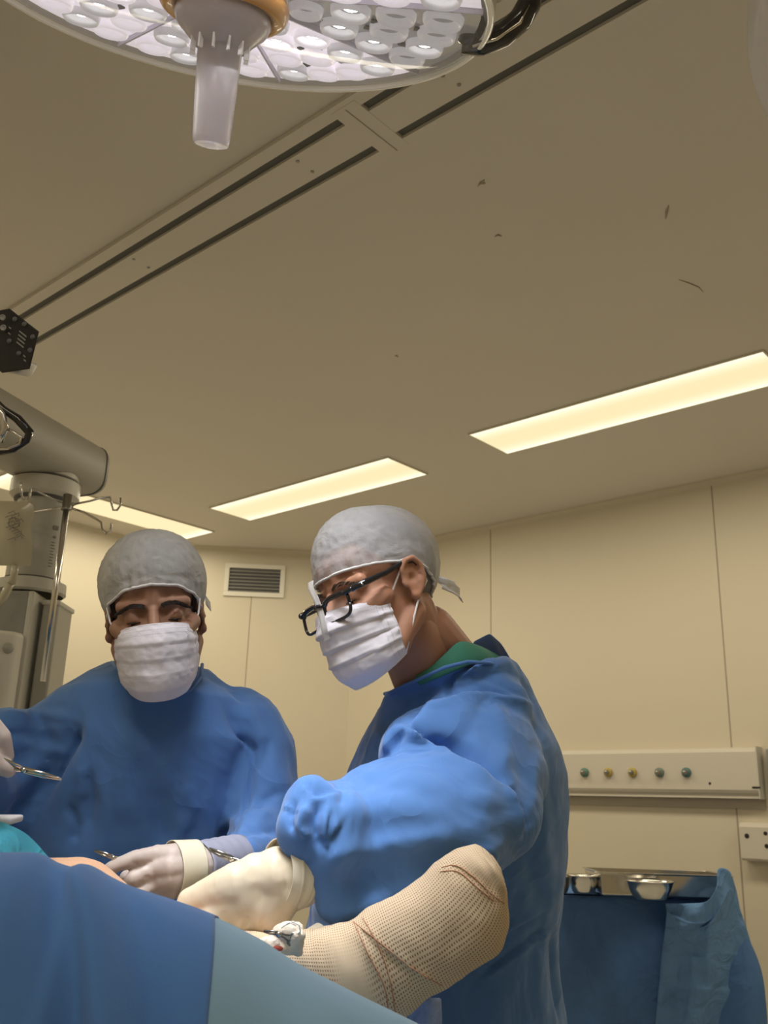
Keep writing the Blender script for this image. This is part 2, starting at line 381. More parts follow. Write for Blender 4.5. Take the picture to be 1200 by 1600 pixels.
def ceiling_panel(a0, a1, b0, b1, label):
    c = RM((a0+a1)/2, (b0+b1)/2, CEIL)
    t = thing('ceiling_light', label, 'ceiling light', c, 'recessed ceiling light panels')
    nu, nv = 40, 14; pts = []; ed = []
    la, lb = a1-a0, b1-b0
    for i in range(nu):
        for j in range(nv):
            u, v = i/(nu-1), j/(nv-1); pts.append(RM(a0+la*u, b0+lb*v, CEIL-.004))
            de = min(v, 1-v)*lb; du = min(u, 1-u)*la
            ed.append(max(0, 1-de/.10)**1.3 * .95 + (.25 if False else 0)+ .0*du)
    g = G().grid(pts, nu, nv); o = put('diffuser', g, M['panel'], t)
    a = o.data.attributes.new('edge', 'FLOAT', 'POINT'); a.data.foreach_set('value', ed)
    g = G(); f = .006
    for x0, x1, y0, y1 in ((a0-f, a1+f, b0-f, b0), (a0-f, a1+f, b1, b1+f), (a0-f, a0, b0, b1), (a1, a1+f, b0, b1)): cbox(g, x0, x1, y0, y1, CEIL-.006, CEIL+.0005)
    put('frame', g, M['diffuser_frame'], t, smooth=False)
    L = bpy.data.lights.new('panel_lamp', 'AREA'); L.shape = 'RECTANGLE'; L.size = la; L.size_y = lb; L.energy = PANEL_W*(.62 if a0 > 4.3 else 1.04); L.color = PANEL_COL
    lo = bpy.data.objects.new('panel_lamp', L); COL.objects.link(lo); lo.parent = t; lo.location = (0, 0, -.012)
    lo.rotation_euler = (0, 0, math.atan2(AX[1], AX[0]))
    return t
ceiling_panel(2.835, 4.18, 3.16, 3.455, 'warm glowing ceiling light panel above the two masked surgeons, middle one')
ceiling_panel(1.05, 2.35, 3.16, 3.455, 'warm glowing ceiling light panel at upper right, nearest to the camera')
ceiling_panel(4.56, 4.83, 2.14, 3.485, 'warm glowing ceiling light panel at left behind the ceiling boom column')
ceiling_panel(-.75, .55, 3.16, 3.455, 'warm glowing ceiling light panel outside the right edge of the view')
ceiling_panel(4.56, 4.83, .3, 1.6, 'warm glowing ceiling light panel outside the left edge of the view')
ceiling_panel(2.2, 3.5, -.75, -.45, 'added unseen ceiling light panel behind the camera on the left')  # unseen panels added behind the camera as fill light for the room
ceiling_panel(-.6, .7, -.75, -.45, 'added unseen ceiling light panel behind the camera on the right')  # second unseen panel, likewise added for fill
# marks on the ceiling
def mark(pts, r, label):
    g = G(); z = CEIL-.0005
    if len(pts) == 1:
        c = on_z(*pts[0], z); g.add([c+np.array([math.cos(t)*r*(1+.35*math.sin(3*t+1)), math.sin(t)*r*(1+.3*math.cos(2*t)), 0]) for t in np.linspace(0, 2*math.pi, 14, endpoint=False)], [tuple(range(14))])
    else: g.tube([on_z(*p, z) for p in pts], [r*.3]+[r]*(len(pts)-2)+[r*.3], 6)
    tag(put('ceiling_mark', g, M['seam'], smooth=False), label, 'ceiling mark')
mark([(753, 286)], .008, 'dark chip in the ceiling paint right of the ceiling track')
mark([(747, 291), (757, 281)], .0035, 'small dark streak beside the chip in the ceiling')
mark([(1040, 342), (1042, 330), (1045, 321)], .004, 'thin dark scratch on the ceiling at upper right')
mark([(773, 370), (778, 367), (784, 369)], .003, 'faint short smudge on the ceiling below the dark chip')
mark([(1060, 437), (1078, 443), (1092, 449), (1099, 457)], .0016, 'faint curved scratch on the ceiling above the right light panel')
mark([(617, 556), (620, 556), (622, 558)], .003, 'tiny dark speck in the middle of the ceiling')

# air grille on the slanting wall
NC = RM(.70711, .70711, 0); cc = (jc[0]+jc[1])*.70711
def onC(x, y, o=0): return on_plane(x, y, NC, cc-o)
def grille():
    p00, p10, p11, p01 = onC(350, 881), onC(444, 883), onC(446, 934), onC(348, 932)
    c = (p00+p11)/2; ud = np.array([-NC[1], NC[0], 0]); ud = ud if ud@RT > 0 else -ud
    hw = .5*abs((p10-p00)@ud); hh = .5*abs(p01[2]-p00[2]); n = -NC
    t = thing('air_vent', 'square louvred air grille with white frame high on the far corner wall', 'vent', c)
    g = G(); fr = .030; 
    def fb(g, u0, u1, z0, z1, d0, d1): g.box(c+ud*u0+np.array([0, 0, z0])+n*d0, ud*(u1-u0), [0, 0, z1-z0], n*(d1-d0))
    for u0, u1, z0, z1 in ((-hw, hw, hh-fr, hh), (-hw, hw, -hh, -hh+fr), (-hw, -hw+fr, -hh+fr, hh-fr), (hw-fr, hw, -hh+fr, hh-fr)): fb(g, u0, u1, z0, z1, 0, .014)
    put('frame', g, M['white'], t, smooth=False, bevel=.002)
    g = G(); fb(g, -hw+fr, hw-fr, -hh+fr, hh-fr, .0, .001); put('backing', g, M['dgrey'], t, smooth=False)
    N = 7
    for k in range(N):
        z = -hh+fr+(k+.5)*(2*hh-2*fr)/N; g = G()
        g.box(c-ud*(hw-fr)+np.array([0, 0, z-.006])+n*.002, ud*2*(hw-fr), np.array([0, 0, -.008])+n*.010, np.array([0, 0, .003])+n*.002)
        put('louvre', g, M['midgrey'], t, smooth=False)
grille()

# medical gas rail on the back wall
NB = BX
def onB(x, y, o=0): return on_plane(x, y, NB, B1-o)
def rail():
    pR = onB(1192, 1200); ar = float(pR@AX); al = 3.35; D = .07
    zt, zb = onB(1100, 1168, D)[2], onB(1100, 1240, D)[2]
    t = thing('gas_outlet_rail', 'long cream medical gas rail with coloured outlets on back wall', 'wall rail', RM((ar+al)/2, B1, (zt+zb)/2))
    prof = [(0, zt), (D*.6, zt), (D*.85, zt-.006), (D, zt-.022), (D, zb+.018), (D*.9, zb+.006), (D*.75, zb), (D*.75, zb-.018), (0, zb-.018)]
    g = G().loft([[RM(A, B1-q[0], q[1]) for q in prof] for A in (ar, al)]); put('housing', g, M['rail'], t, smooth=True, angle=.5)
    g = G().box(RM(ar-.004, B1-D*1.02, zb-.02), AX*.004, RM(0, D*1.02, 0), [0, 0, zt-zb+.022]); put('end_cap', g, M['lgrey'], t, smooth=False)
    g = G().box(RM(ar, B1-.012, zb-.06), AX*(al-ar), RM(0, .012, 0), [0, 0, .04]); put('lower_shadow_strip', g, M['raild'], t, smooth=False)  # darker strip below the rail, shadow put into its colour
    for (x, y), m, nm in (((877, 1206), 'og', 0), ((914, 1207), 'og', 0), ((951, 1207), 'oy', 0), ((989, 1207), 'oy', 0), ((1031, 1207), 'ogy', 0), ((1073, 1207), 'ot', 0)):
        p = onB(x, y, D); g = G().lathe(p, -NB, ((0, .022), (.010, .022), (.014, .018), (.016, .012)), 24)
        o = put('gas_outlet', g, M[m], t); tag(o, {'og': 'green outlet', 'oy': 'yellow outlet', 'ogy': 'grey-green outlet', 'ot': 'dark teal outlet'}[m])
        g = G().lathe(p, -NB, ((.014, .013), (.030, .009), (.036, .006), (.037, 0)), 20); put('socket_nipple', g, M['steel_dark'], o)
    g = G().lathe(onB(1109, 1224, D), -NB, ((0, .006), (.002, .005), (.002, 0)), 12); put('screw', g, M['dark'], t)
    p = onB(1182, 1232, D); g = G().box(p-AX*.018, AX*.036, -NB*.002, [0, 0, .008]); put('label_plate', g, M['dark'], t, smooth=False)
rail()
def side_unit():
    c = onB(1199, 1210, .05)
    g = G().box(c-AX*.20+np.array([0, 0, -.09]), AX*.20, NB*.05, [0, 0, .20]); tag(put('monitor_bracket', g, M['midgrey'], smooth=False, bevel=.006), 'grey bracket plate at the right end of the gas rail', 'bracket')
    D = .06; p0 = onB(1154, 1285, D); p1 = onB(1154, 1344, D); al = float(p0@AX); zt, zb = p0[2], p1[2]
    t = thing('socket_box', 'cream power socket box below the gas rail at right edge', 'socket box', RM(al-.15, B1, (zt+zb)/2))
    g = G().loft([[RM(A, B1-q[0], q[1]) for q in ((0, zt), (D*.7, zt), (D, zt-.018), (D, zb+.01), (D*.8, zb), (0, zb))] for A in (al-.42, al)]); put('housing', g, M['rail'], t, smooth=True, angle=.5)
    for x, y, r in ((1167, 1306, .010), (1196, 1302, .008), (1198, 1322, .009)):
        g = G().lathe(onB(x, y, D), -NB, ((0, r), (.002, r), (.003, r*.6), (.003, 0)), 16); put('socket_hole', g, M['dark'], t)
side_unit()

# ================================================================== CEILING BOOM, IV POLE
CD = 2.6
def W(x, y, d=CD): return P(x, y, d)
def vert(x, y, d=CD):                                    # a plumb line through a pixel
    return W(x, y, d)
def boom():
    base = vert(52, 900); ax = base.copy(); ax[2] = 0
    def z_at(y): return W(66, y)[2]
    t = thing('ceiling_boom', 'grey ceiling supply boom with round column and boxy arm at left', 'ceiling boom', base)
    Zv = np.array([0, 0, 1.])
    # the arm: a long rounded beam seen from below running off to the left
    d = W(142, 715, CD)-W(-10, 640, CD-.35); d[2] = 0; d /= np.linalg.norm(d); s = np.cross(d, Zv)
    zc = z_at(693)+.0
    pe = ax+np.array([0, 0, zc]); far = pe+d*.155
    def sec(c, hw, hh): 
        out = []
        for j in range(28):
            a = 2*math.pi*j/28; cs, sn = math.cos(a), math.sin(a)
            out.append(c+s*math.copysign(abs(cs)**.55, cs)*hw+Zv*math.copysign(abs(sn)**.55, sn)*hh)
        return out
    g = G().loft([sec(far-d*q, w_, h_) for q, w_, h_ in ((0, .085, .060), (.012, .098, .074), (.03, .10, .077), (1.5, .10, .077))]); put('arm', g, M['grey'], t, angle=.6)
    g = G().loft([sec(far-d*.024, .1012, .0785), sec(far-d*.030, .1012, .0785)]); put('seal', g, M['dgrey'], t)
    g = G().loft([sec(far-d*1.2+Zv*q, .09-.0*q, .07) for q in (0, 0.001)]); 
    g = G().lathe(pe-d*1.3, Zv, ((0, .09), (CEIL-.01-pe[2], .09)), 32, True); put('ceiling_post', g, M['grey'], t)
    # bearing discs
    zt = z_at(728)
    def at(z): return np.array([ax[0], ax[1], z])
    g = G().lathe(at(0), Zv, [(z, r) for z, r in ((zc-.02, .088), (zt-.012, .088), (zt-.016, .082), (zt-.020, .082), (zt-.022, .094), (zt-.062, .094), (zt-.070, .085), (zt-.074, .075))], 48); put('bearing', g, M['lgrey'], t, angle=.6)
    g = G().lathe(at(0), Zv, [(z, r) for z, r in ((zt-.014, .0865), (zt-.022, .0865))], 48); put('bearing_gap', g, M['dgrey'], t)
    g = G().lathe(at(0), Zv, [(z, r) for z, r in ((zt-.072, .080), (zt-.078, .080), (zt-.08, .07))], 48); put('seal_ring', g, M['dgrey'], t)
    z1 = z_at(912)
    g = G().lathe(at(0), Zv, [(z, r) for z, r in ((zt-.07, .070), (z1, .072))], 48); o = put('column', g, M['grey'], t)
    fx = W(84, 830)-at(z_at(830)); fx[2] = 0; fx /= np.linalg.norm(fx)
    rad = fx; tg = np.cross(Zv, rad)
    g = G()
    for z, w0, h in ((z_at(828), .016, .012), (z_at(842), .008, .006)): 
        for a in np.linspace(-.5, .5, 2): pass
        c = at(z)+rad*.0724; g.box(c-tg*w0/2, tg*w0, rad*.0006, Zv*h)
    for k in range(9):
        c = at(z_at(850+k*5))+rad*.0724; g.box(c-tg*.008, tg*(.010+.006*random.random()), rad*.0006, Zv*.002)
    put('printed_label', g, M['ink'], o, smooth=False)
    g = G().lathe(at(0), Zv, [(z, r) for z, r in ((z1+.004, .074), (z1, .074), (z1-.002, .090), (z1-.03, .092), (z1-.036, .085))], 48); put('collar', g, M['lgrey'], t, angle=.6)
    g = G().lathe(at(0), Zv, [(z, r) for z, r in ((z1+.008, .0735), (z1+.002, .0735))], 48); put('collar_gap', g, M['dgrey'], t)
    # service box beneath
    cx, cy = np.array([1., 0, 0]), np.array([0, 1., 0]); z2 = z1-.04
    def bx(nm, x0, x1, y0, y1, za, zb, m, bev=.01):
        g = G().box(at(0)+cx*x0+cy*y0+Zv*za, cx*(x1-x0), cy*(y1-y0), Zv*(zb-za)); return put(nm, g, m, t, smooth=False, bevel=bev, seg=3)
    bx('service_box', -.2, .035, -.09, .12, z2-.30, z2, M['midgrey'], .008)
    bx('box_edge', .030, .045, -.095, .12, z2-.40, z2-.002, M['lgrey'], .004)
    bx('side_rail_box', .055, .098, -.05, .07, z2-.42, z2-.018, M['grey'], .006)
    bx('rail_cap', .052, .102, -.055, .075, z2-.030, z2-.016, M['lgrey'], .004)
    g = G(); zb = z2-.115; g.tube([at(zb-.0)+cx*x+cy*y for x, y in ((-.3, -.10), (-.16, -.155), (-.05, -.15), (.02, -.115), (.05, -.06))], .012, 10)
    pl = [(-.34, .1), (-.34, -.12), (-.2, -.17), (-.06, -.165), (.022, -.125), (.035, -.10), (.035, .1)]
    g = G().loft([[at(z)+cx*x*k+cy*y for x, y in pl] for z, k in ((z2-.36, .9), (z2-.34, 1), (z2-.13, 1), (z2-.115, .97))]); hs = put('control_housing', g, M['white'], t, smooth=False, bevel=.012, seg=4)
    c = at(z2-.215)+cx*(-.04)+cy*(-.168)
    g = G().lathe(c, (.3, -1, -.1), ((0, .018), (.015, .018), (.02, .016)), 24, True); k = put('knob', g, M['steel_dark'], t)
    g = G().ell(c+np.array([.012, -.035, 0]), [np.array([.024, 0, 0]), np.array([0, .018, 0]), np.array([0, 0, .021])]); g.capsule(c+np.array([-.01, -.04, -.004]), .010, c+np.array([-.045, -.045, -.004]), .008); put('blue_grip', g, M['blue_knob'], k)
    g = G().lathe(at(z2-.165)+cx*-.115+cy*-.166, (0, -1, 0), ((0, .012), (.006, .012), (.006, 0)), 20); put('port', g, M['dark'], t)
    g = G().lathe(at(z2-.16)+cx*.012+cy*-.132, (.6, -1, 0), ((0, .014), (.003, .013), (.003, 0)), 20); put('latch', g, M['grey'], t)
boom()

def iv():
    top = W(105, 784, 2.43); bot = W(66, 1075, 2.43); bot2 = np.array([top[0], top[1], bot[2]])
    t = thing('iv_pole', 'thin steel infusion pole with bent hooks beside the boom column', 'iv pole', bot2)
    g = G().tube([bot2, top], .0075, 14); put('pole', g, M['steel'], t)
    Zv = np.array([0, 0, 1.]); g = G().lathe(top, Zv, ((-.022, .014), (-.018, .012), (.018, .012), (.02, .009)), 20, True); put('hook_collar', g, M['steel_dark'], t)
    hk = [[(105, 790), (140, 783), (158, 778), (172, 777), (174, 786), (177, 797), (183, 797), (188, 790), (188, 778)],
          [(105, 792), (130, 800), (150, 811), (158, 816), (160, 828), (166, 834), (172, 830), (174, 818)],
          [(105, 790), (75, 776), (52, 764), (48, 764), (47, 774), (43, 782), (36, 780), (33, 770), (33, 754)],
          [(105, 790), (80, 796), (52, 800), (40, 804), (34, 812)]]
    dd = [2.50, 2.38, 2.40, 2.52]
    for h, d in zip(hk, dd):
        n = len(h); g = G().tube([W(x, y, 2.45+(d-2.45)*i/(n-1)) for i, (x, y) in enumerate(h)], .003, 8); put('hook', g, M['steel'], t)
    # bag
    t = thing('iv_bag', 'clear yellowish infusion bag hanging on a hook beside the boom', 'iv bag', W(10, 885, 2.38))
    pts = []; out = [(-42, 782), (52, 782), (53, 800), (49, 822), (50, 845), (50, 868), (49, 880), (-45, 886)]
    nu, nv = 14, 18; 
    for side in (1, -1):
        pts = []
        for i in range(nv):
            v = i/(nv-1); y = 782+v*101; xr = np.interp(v, [0, .2, .4, .6, .85, 1], [51, 54, 48, 50, 50, 48]); xl = -46
            for j in range(nu):
                u = j/(nu-1); b = math.sin(math.pi*u)**.6*math.sin(math.pi*min(1, v*1.05+.0))**.5 if 0 < v < 1 else 0
                pts.append(W(xl+(xr-xl)*u, y+u*1.5, 2.38-side*.022*b-.003*math.sin(9*u+5*v)*b))
        if side == 1: g = G()
        g.grid(pts, nv, nu)
    bag = put('bag', g, M['bag'], t)
    g = G(); rnd = random.Random(3)
    for k in range(14):
        x, y = 8+rnd.random()*20, 802+k*3.2; g.tube([W(x, y, 2.353), W(x+6+rnd.random()*6, y-4, 2.353), W(x+9+rnd.random()*5, y+1, 2.353)], .0009, 5)
    for a in np.linspace(0, 2*math.pi, 9): g.tube([W(22+9*math.cos(a), 817+8*math.sin(a), 2.353), W(22+9*math.cos(a+.7), 817+8*math.sin(a+.7), 2.353)], .0009, 5)
    put('print', g, M['ink'], bag)
    g = G().tube([W(24, 883, 2.38), W(22, 898, 2.38), W(18, 912, 2.38)], .009, 12); put('port', g, M['bag'], t)
    g = G().tube([W(16, 912, 2.38), W(8, 928, 2.38), W(-4, 948, 2.38)], [.010, .011, .008], 14); put('drip_chamber', g, M['bag'], t)
    g = G().tube([W(-4, 948, 2.38), W(-14, 1000, 2.38), W(-12, 1100, 2.38), W(-20, 1250, 2.38)], .0025, 8); put('tube', g, M['bag'], t)
iv()

# ================================================================== OPERATING LIGHT
def surgical_lamp():
    c = P(352, -6, 1.13); n = np.array([.10, -.44, 1.]); n /= np.linalg.norm(n)     # n points up and back
    u = np.cross([0, 1., 0], n); u /= np.linalg.norm(u); v = np.cross(n, u); R = .318
    t = thing('surgical_light', 'large round operating light with many LED cells and amber ring', 'surgical light', c)
    g = G().lathe(c, n, ((.006, R), (.022, R+.004), (.045, R-.012), (.075, R*.75), (.09, R*.35), (.095, 0)), 96, u=u); put('housing', g, M['lgrey'], t)
    g = G().lathe(c, n, [(.002+.005*math.sin(a), R-.001+.005*math.cos(a)) for a in np.linspace(-2.2, 2.2, 12)], 128, u=u); put('rim', g, M['rimglass'], t)
    def pt(x, y, h=0): return c+u*x+v*y+n*h
    nn = 8; OFF = .73
    for k in range(nn):                                  # reflector plates, one slice per sector
        g = G(); a0, a1 = 2*math.pi*k/nn+OFF+.008, 2*math.pi*(k+1)/nn+OFF-.008; m = 10; pts = []
        for i in range(4):
            r = .05+(R-.012-.05)*i/3
            for j in range(m): a = a0+(a1-a0)*j/(m-1); pts.append(pt(r*math.cos(a), r*math.sin(a), .010))
        g.grid(pts, 4, m); put('reflector', g, M['optic_reflection'] if k == 7 else M['optic'], t)  # one sector darkened to stand for the ceiling reflected in the cover
    g = G()
    for k in range(nn):
        a = 2*math.pi*k/nn+OFF; d = np.array([math.cos(a), math.sin(a)]); e = np.array([-d[1], d[0]])*.0015
        g.box(pt(*(d*.05-e), .004), u*d[0]*(R-.06)+v*d[1]*(R-.06), (u*e[0]+v*e[1])*2, n*.008)
    put('sector_rib', g, M['stitch'], t, smooth=False)
    cells = []
    for k in range(nn):
        ac = 2*math.pi*(k+.5)/nn+OFF
        for r, da in ((.098, 0), (.150, -.19), (.150, .19), (.205, -.24), (.205, 0), (.205, .24), (.262, -.27), (.262, -.09), (.262, .09), (.262, .27)):
            cells.append((r, ac+da, k))
    for i, (r, a, k) in enumerate(cells):
        p = pt(r*math.cos(a), r*math.sin(a), .010); rr = .0225 if r > .12 else .019
        g = G().lathe(p, -n, ((-.001, rr+.003), (.006, rr+.0022), (.010, rr), (.004, rr*.82), (-.004, rr*.5), (-.004, .0)), 22, u=u)
        o = put('lens_cell', g, M['optic3'] if k == 7 or i % 3 == 0 else M['optic2'], t)  # cells in the painted reflection sector are dimmed along with it
        if i % 3 == 0 or r == .150:
            g = G().lathe(p, -n, ((-.003, .0100), (.0, .0100), (.0015, .007), (.002, 0)), 14, u=u); put('led', g, M['led'], o)
    g = G()
    for k in range(nn):
        ac = 2*math.pi*(k+.5)/nn+OFF
        for r, da in ((.176, .03), (.232, -.12), (.232, .13), (.178, -.10), (.125, .16)):
            a = ac+da; d = np.array([math.cos(a), math.sin(a)]); q = pt(r*d[0], r*d[1], .007)
            g.box(q, (u*d[0]+v*d[1])*.012, (-u*d[1]+v*d[0])*.009, n*.002)
    put('circuit_window', g, M['dgrey'], t, smooth=False)
    # clear dome cover
    pr = [(.0-.020*(1-(r/R)**2)*1.0-.004, r) for r in np.linspace(.045, R-.002, 14)]
    g = G().lathe(c, n, pr, 96, u=u); put('cover', g, M['glass'], t, solid=.0)
    # handle with amber ring
    g = G().lathe(c, -n, [(.010+.014*math.cos(a)+.0, .066+.012*math.sin(a)) for a in np.linspace(0, 2*math.pi, 18)], 64, u=u); put('amber_ring', g, M['amber'], t)
    g = G().lathe(c, -n, ((.012, .0), (.014, .045), (.018, .056), (.028, .058), (.038, .053), (.050, .040), (.060, .031), (.062, .0265), (.12, .0245), (.165, .0225), (.172, .021), (.173, .018), (.168, 0)), 48, u=u)
    h = put('handle', g, M['clearhandle'], t)
    g = G()
    for k in range(12):
        a = 2*math.pi*k/12; d = u*math.cos(a)+v*math.sin(a); e = np.cross(n, d)*.0012
        g.box(c-n*.05+d*.030-e, -n*.020, e*2, d*.006)
    put('handle_rib', g, M['elastic'], h, smooth=False)
    # yoke: dark curved arm round the far side of the head
    g = G(); pts = []
    for a in np.linspace(-1.9, .30, 26):
        rr = R+.045+.02*math.cos(a)
        pts.append(pt(rr*math.cos(a+.0), rr*math.sin(a+.0), .03))
    g.tube([P(722, 66, 1.2), P(752, 68, 1.2), P(785, 55, 1.2), P(812, 32, 1.2), P(826, 8, 1.2), P(832, -30, 1.21), P(820, -90, 1.25), P(760, -190, 1.34), P(640, -270, 1.42), P(450, -320, 1.48)], .0155, 16)
    put('yoke', g, M['black_gloss'], t)
    g = G().tube([P(738, 72, 1.187), P(776, 61, 1.187), P(812, 36, 1.187), P(826, 8, 1.187), P(831, -20, 1.19)], .0022, 8); put('yoke_highlight', g, M['steel'], t)  # thin bright tube laid along the yoke as its painted highlight
    g = G().tube([P(715, -60, 1.2), P(735, -20, 1.19), P(742, 20, 1.185), P(738, 50, 1.185), P(722, 70, 1.19)], [.016, .017, .017, .014, .008], 16); put('side_bumper', g, M['black_gloss'], t)
    pc = P(450, -320, 1.48); g = G().tube([pc, pc+np.array([.02, .05, .2]), np.array([pc[0]+.02, pc[1]+.05, CEIL-.01])], .03, 20); put('suspension', g, M['grey'], t)
    g = G().lathe(np.array([pc[0]+.02, pc[1]+.05, CEIL-.03]), (0, 0, 1), ((0, .05), (.004, .11), (.029, .11)), 32, True); put('ceiling_plate', g, M['lgrey'], t)
    L = bpy.data.lights.new('surgical_beam', 'AREA'); L.shape = 'DISK'; L.size = .5; L.energy = LAMP_W; L.color = (.93, .95, 1); L.spread = math.radians(44)
    lo = bpy.data.objects.new('surgical_beam', L); COL.objects.link(lo); lo.parent = t; lo.location = tuple(-n*.07)
    aim = P(455, 1345, 1.22)-(c-n*.07); lo.rotation_euler = Vector(aim).to_track_quat('-Z', 'Y').to_euler()
M['rimglass'] = mat('lamp_rim_acrylic', (.75, .72, .62), .12, emit=(1, .93, .78), es=.05)
M['optic'] = mat('lamp_reflector_sheet', (.62, .58, .60), .25, emit=(.86, .78, .84), es=.58)
M['optic_reflection'] = mat('lamp_reflector_sheet_painted_reflection', (.28, .27, .26), .15, coat=.6, emit=(.8, .78, .78), es=.07)  # dark reflection of the ceiling put into the sheet's colour
M['optic2'] = mat('lamp_lens_cell', (.75, .72, .76), .12, coat=.5, emit=(.88, .80, .88), es=.55)
M['optic3'] = mat('lamp_lens_cell_dim', (.45, .44, .44), .1, coat=.6, emit=(.8, .76, .8), es=.30)
M['led'] = mat('lamp_led', (1, 1, 1), .3, emit=(1, 1, 1), es=14)
surgical_lamp()

def control_box():                                       # black keypad of a second lamp's arm, hangs in from the left
    d = 1.5
    t = thing('control_unit', 'black rounded control box with round buttons on a white arm, left edge', 'control unit', P(20, 540, d))
    a, b, c_, e = P(16, 478, d+.01), P(66, 517, d-.01), P(53, 566, d-.01), P(0, 540, d)   # front face corners
    nrm = np.cross(b-a, e-a); nrm /= np.linalg.norm(nrm)
    if nrm@FW > 0: nrm = -nrm
    g = G(); bk = np.array([-.055, .02, .0])
    g.box(a, b-a, e-a, bk); put('keypad', g, M['black'], t, smooth=True, bevel=.008, seg=4)
    def fp(u, v): return a+(b-a)*u+(e-a)*v+nrm*.0005
    g = G()
    for q in ((.22, .2), (.5, .15), (.8, .28), (.82, .6), (.55, .85), (.22, .75)):
        g.lathe(fp(*q), nrm, ((0, .0042), (.0012, .004), (.0015, 0)), 16)
    put('button', g, M['button'], t)
    g = G()
    for k in range(4): g.box(fp(.42+.0*k, .36+.09*k), (b-a)*.22, (e-a)*.035, nrm*.0008)
    for q in ((.12, .45), (.14, .58), (.68, .8), (.72, .88)): g.box(fp(*q), (b-a)*.07, (e-a)*.03, nrm*.0008)
    put('printed_symbols', g, M['midgrey'], t, smooth=False)
    g = G(); 
    for q in ((4, 496), (5, 512)): g.lathe(P(*q, d-.002), -FW, ((0, .005), (.001, .0048), (.0012, .0036), (.0006, .0034), (.0006, 0)), 18)
    put('side_button', g, M['midgrey'], t)
    g = G().box(e+np.array([-.06, .01, -.0]), (c_-e)*.86+np.array([.052, 0, 0.004]), (a-e)*.25+np.array([0, .05, 0]), np.array([-.012, .005, -.022])); put('lower_shell', g, M['lgrey'], t, smooth=True, bevel=.006, seg=3)
    g = G().tube([P(-8, 540, d+.05), P(-80, 545, d+.07), P(-320, 500, d+.3)], .018, 18); o = put('arm', g, M['lgrey'], t)
    q = P(-320, 500, d+.3); g = G().tube([q, np.array([q[0], q[1], CEIL])], .03, 18); put('drop_tube', g, M['grey'], t)
control_box()
def grab_handle():                                       # loop handle crossing in front of the boom
    d = 1.75
    t = thing('loop_handle', 'black loop handle with chrome edge in front of the boom arm', 'handle', P(10, 690, d))
    pts = [(-60, 600), (-25, 612), (6, 640), (28, 655), (46, 676), (42, 688), (22, 702), (0, 706), (-40, 704), (-90, 690)]
    g = G().tube([P(x, y, d) for x, y in pts], [.008, .008, .007, .009, .009, .007, .007, .007, .007, .007], 12); put('grip', g, M['black_gloss'], t)
    g = G().tube([P(x, y, d-.007) for x, y in ((8, 668), (22, 676), (34, 684), (30, 694), (12, 701), (-10, 702))], .003, 8); put('chrome_edge', g, M['steel'], t)
    g = G().tube([P(-8, 630, d-.01), P(4, 648, d-.012), (P(8, 668, d-.012)), P(0, 690, d-.01)], .006, 10); put('chrome_tube', g, M['steel'], t)
    q = P(-90, 690, d); g = G().tube([P(-60, 600, d), P(-150, 560, d), P(-150, 700, d), q], .012, 12); g.tube([P(-150, 560, d), np.array([*P(-150, 560, d)[:2], CEIL])], .02, 14); put('mount', g, M['grey'], t)
grab_handle()
def plastic_sleeve():                                    # clear sleeve hanging in at the top right
    d = 1.3; g = G(); pts = []
    for i in range(14):
        v = i/13; y = -80+v*262; xl = np.interp(y, [-80, 80, 130, 182], [1168, 1168, 1176, 1197])
        for j in range(10):
            u = j/9; pts.append(P(xl+u*90, y+u*30*v, d+.03*math.sin(2.5*u+v*3)+.006*math.sin(14*u)))
    t = thing('clear_sleeve', 'clear bluish plastic sleeve hanging down at the upper right edge', 'plastic sleeve', P(1200, 100, d))
    g.grid(pts, 14, 10); put('sheet', g, M['sleeve'], t, solid=.001)
    g = G().tube([P(1215, -90, d+.03), np.array([*P(1215, -90, d+.03)[:2], CEIL])], .02, 14); g.tube([P(1215, -90, d+.03), P(1215, -60, d+.03)], .022, 14); put('arm', g, M['lgrey'], t)
M['sleeve'] = see_through(mat('clear_sleeve', (.62, .64, .80), .3, spec=.5), .80)
plastic_sleeve()

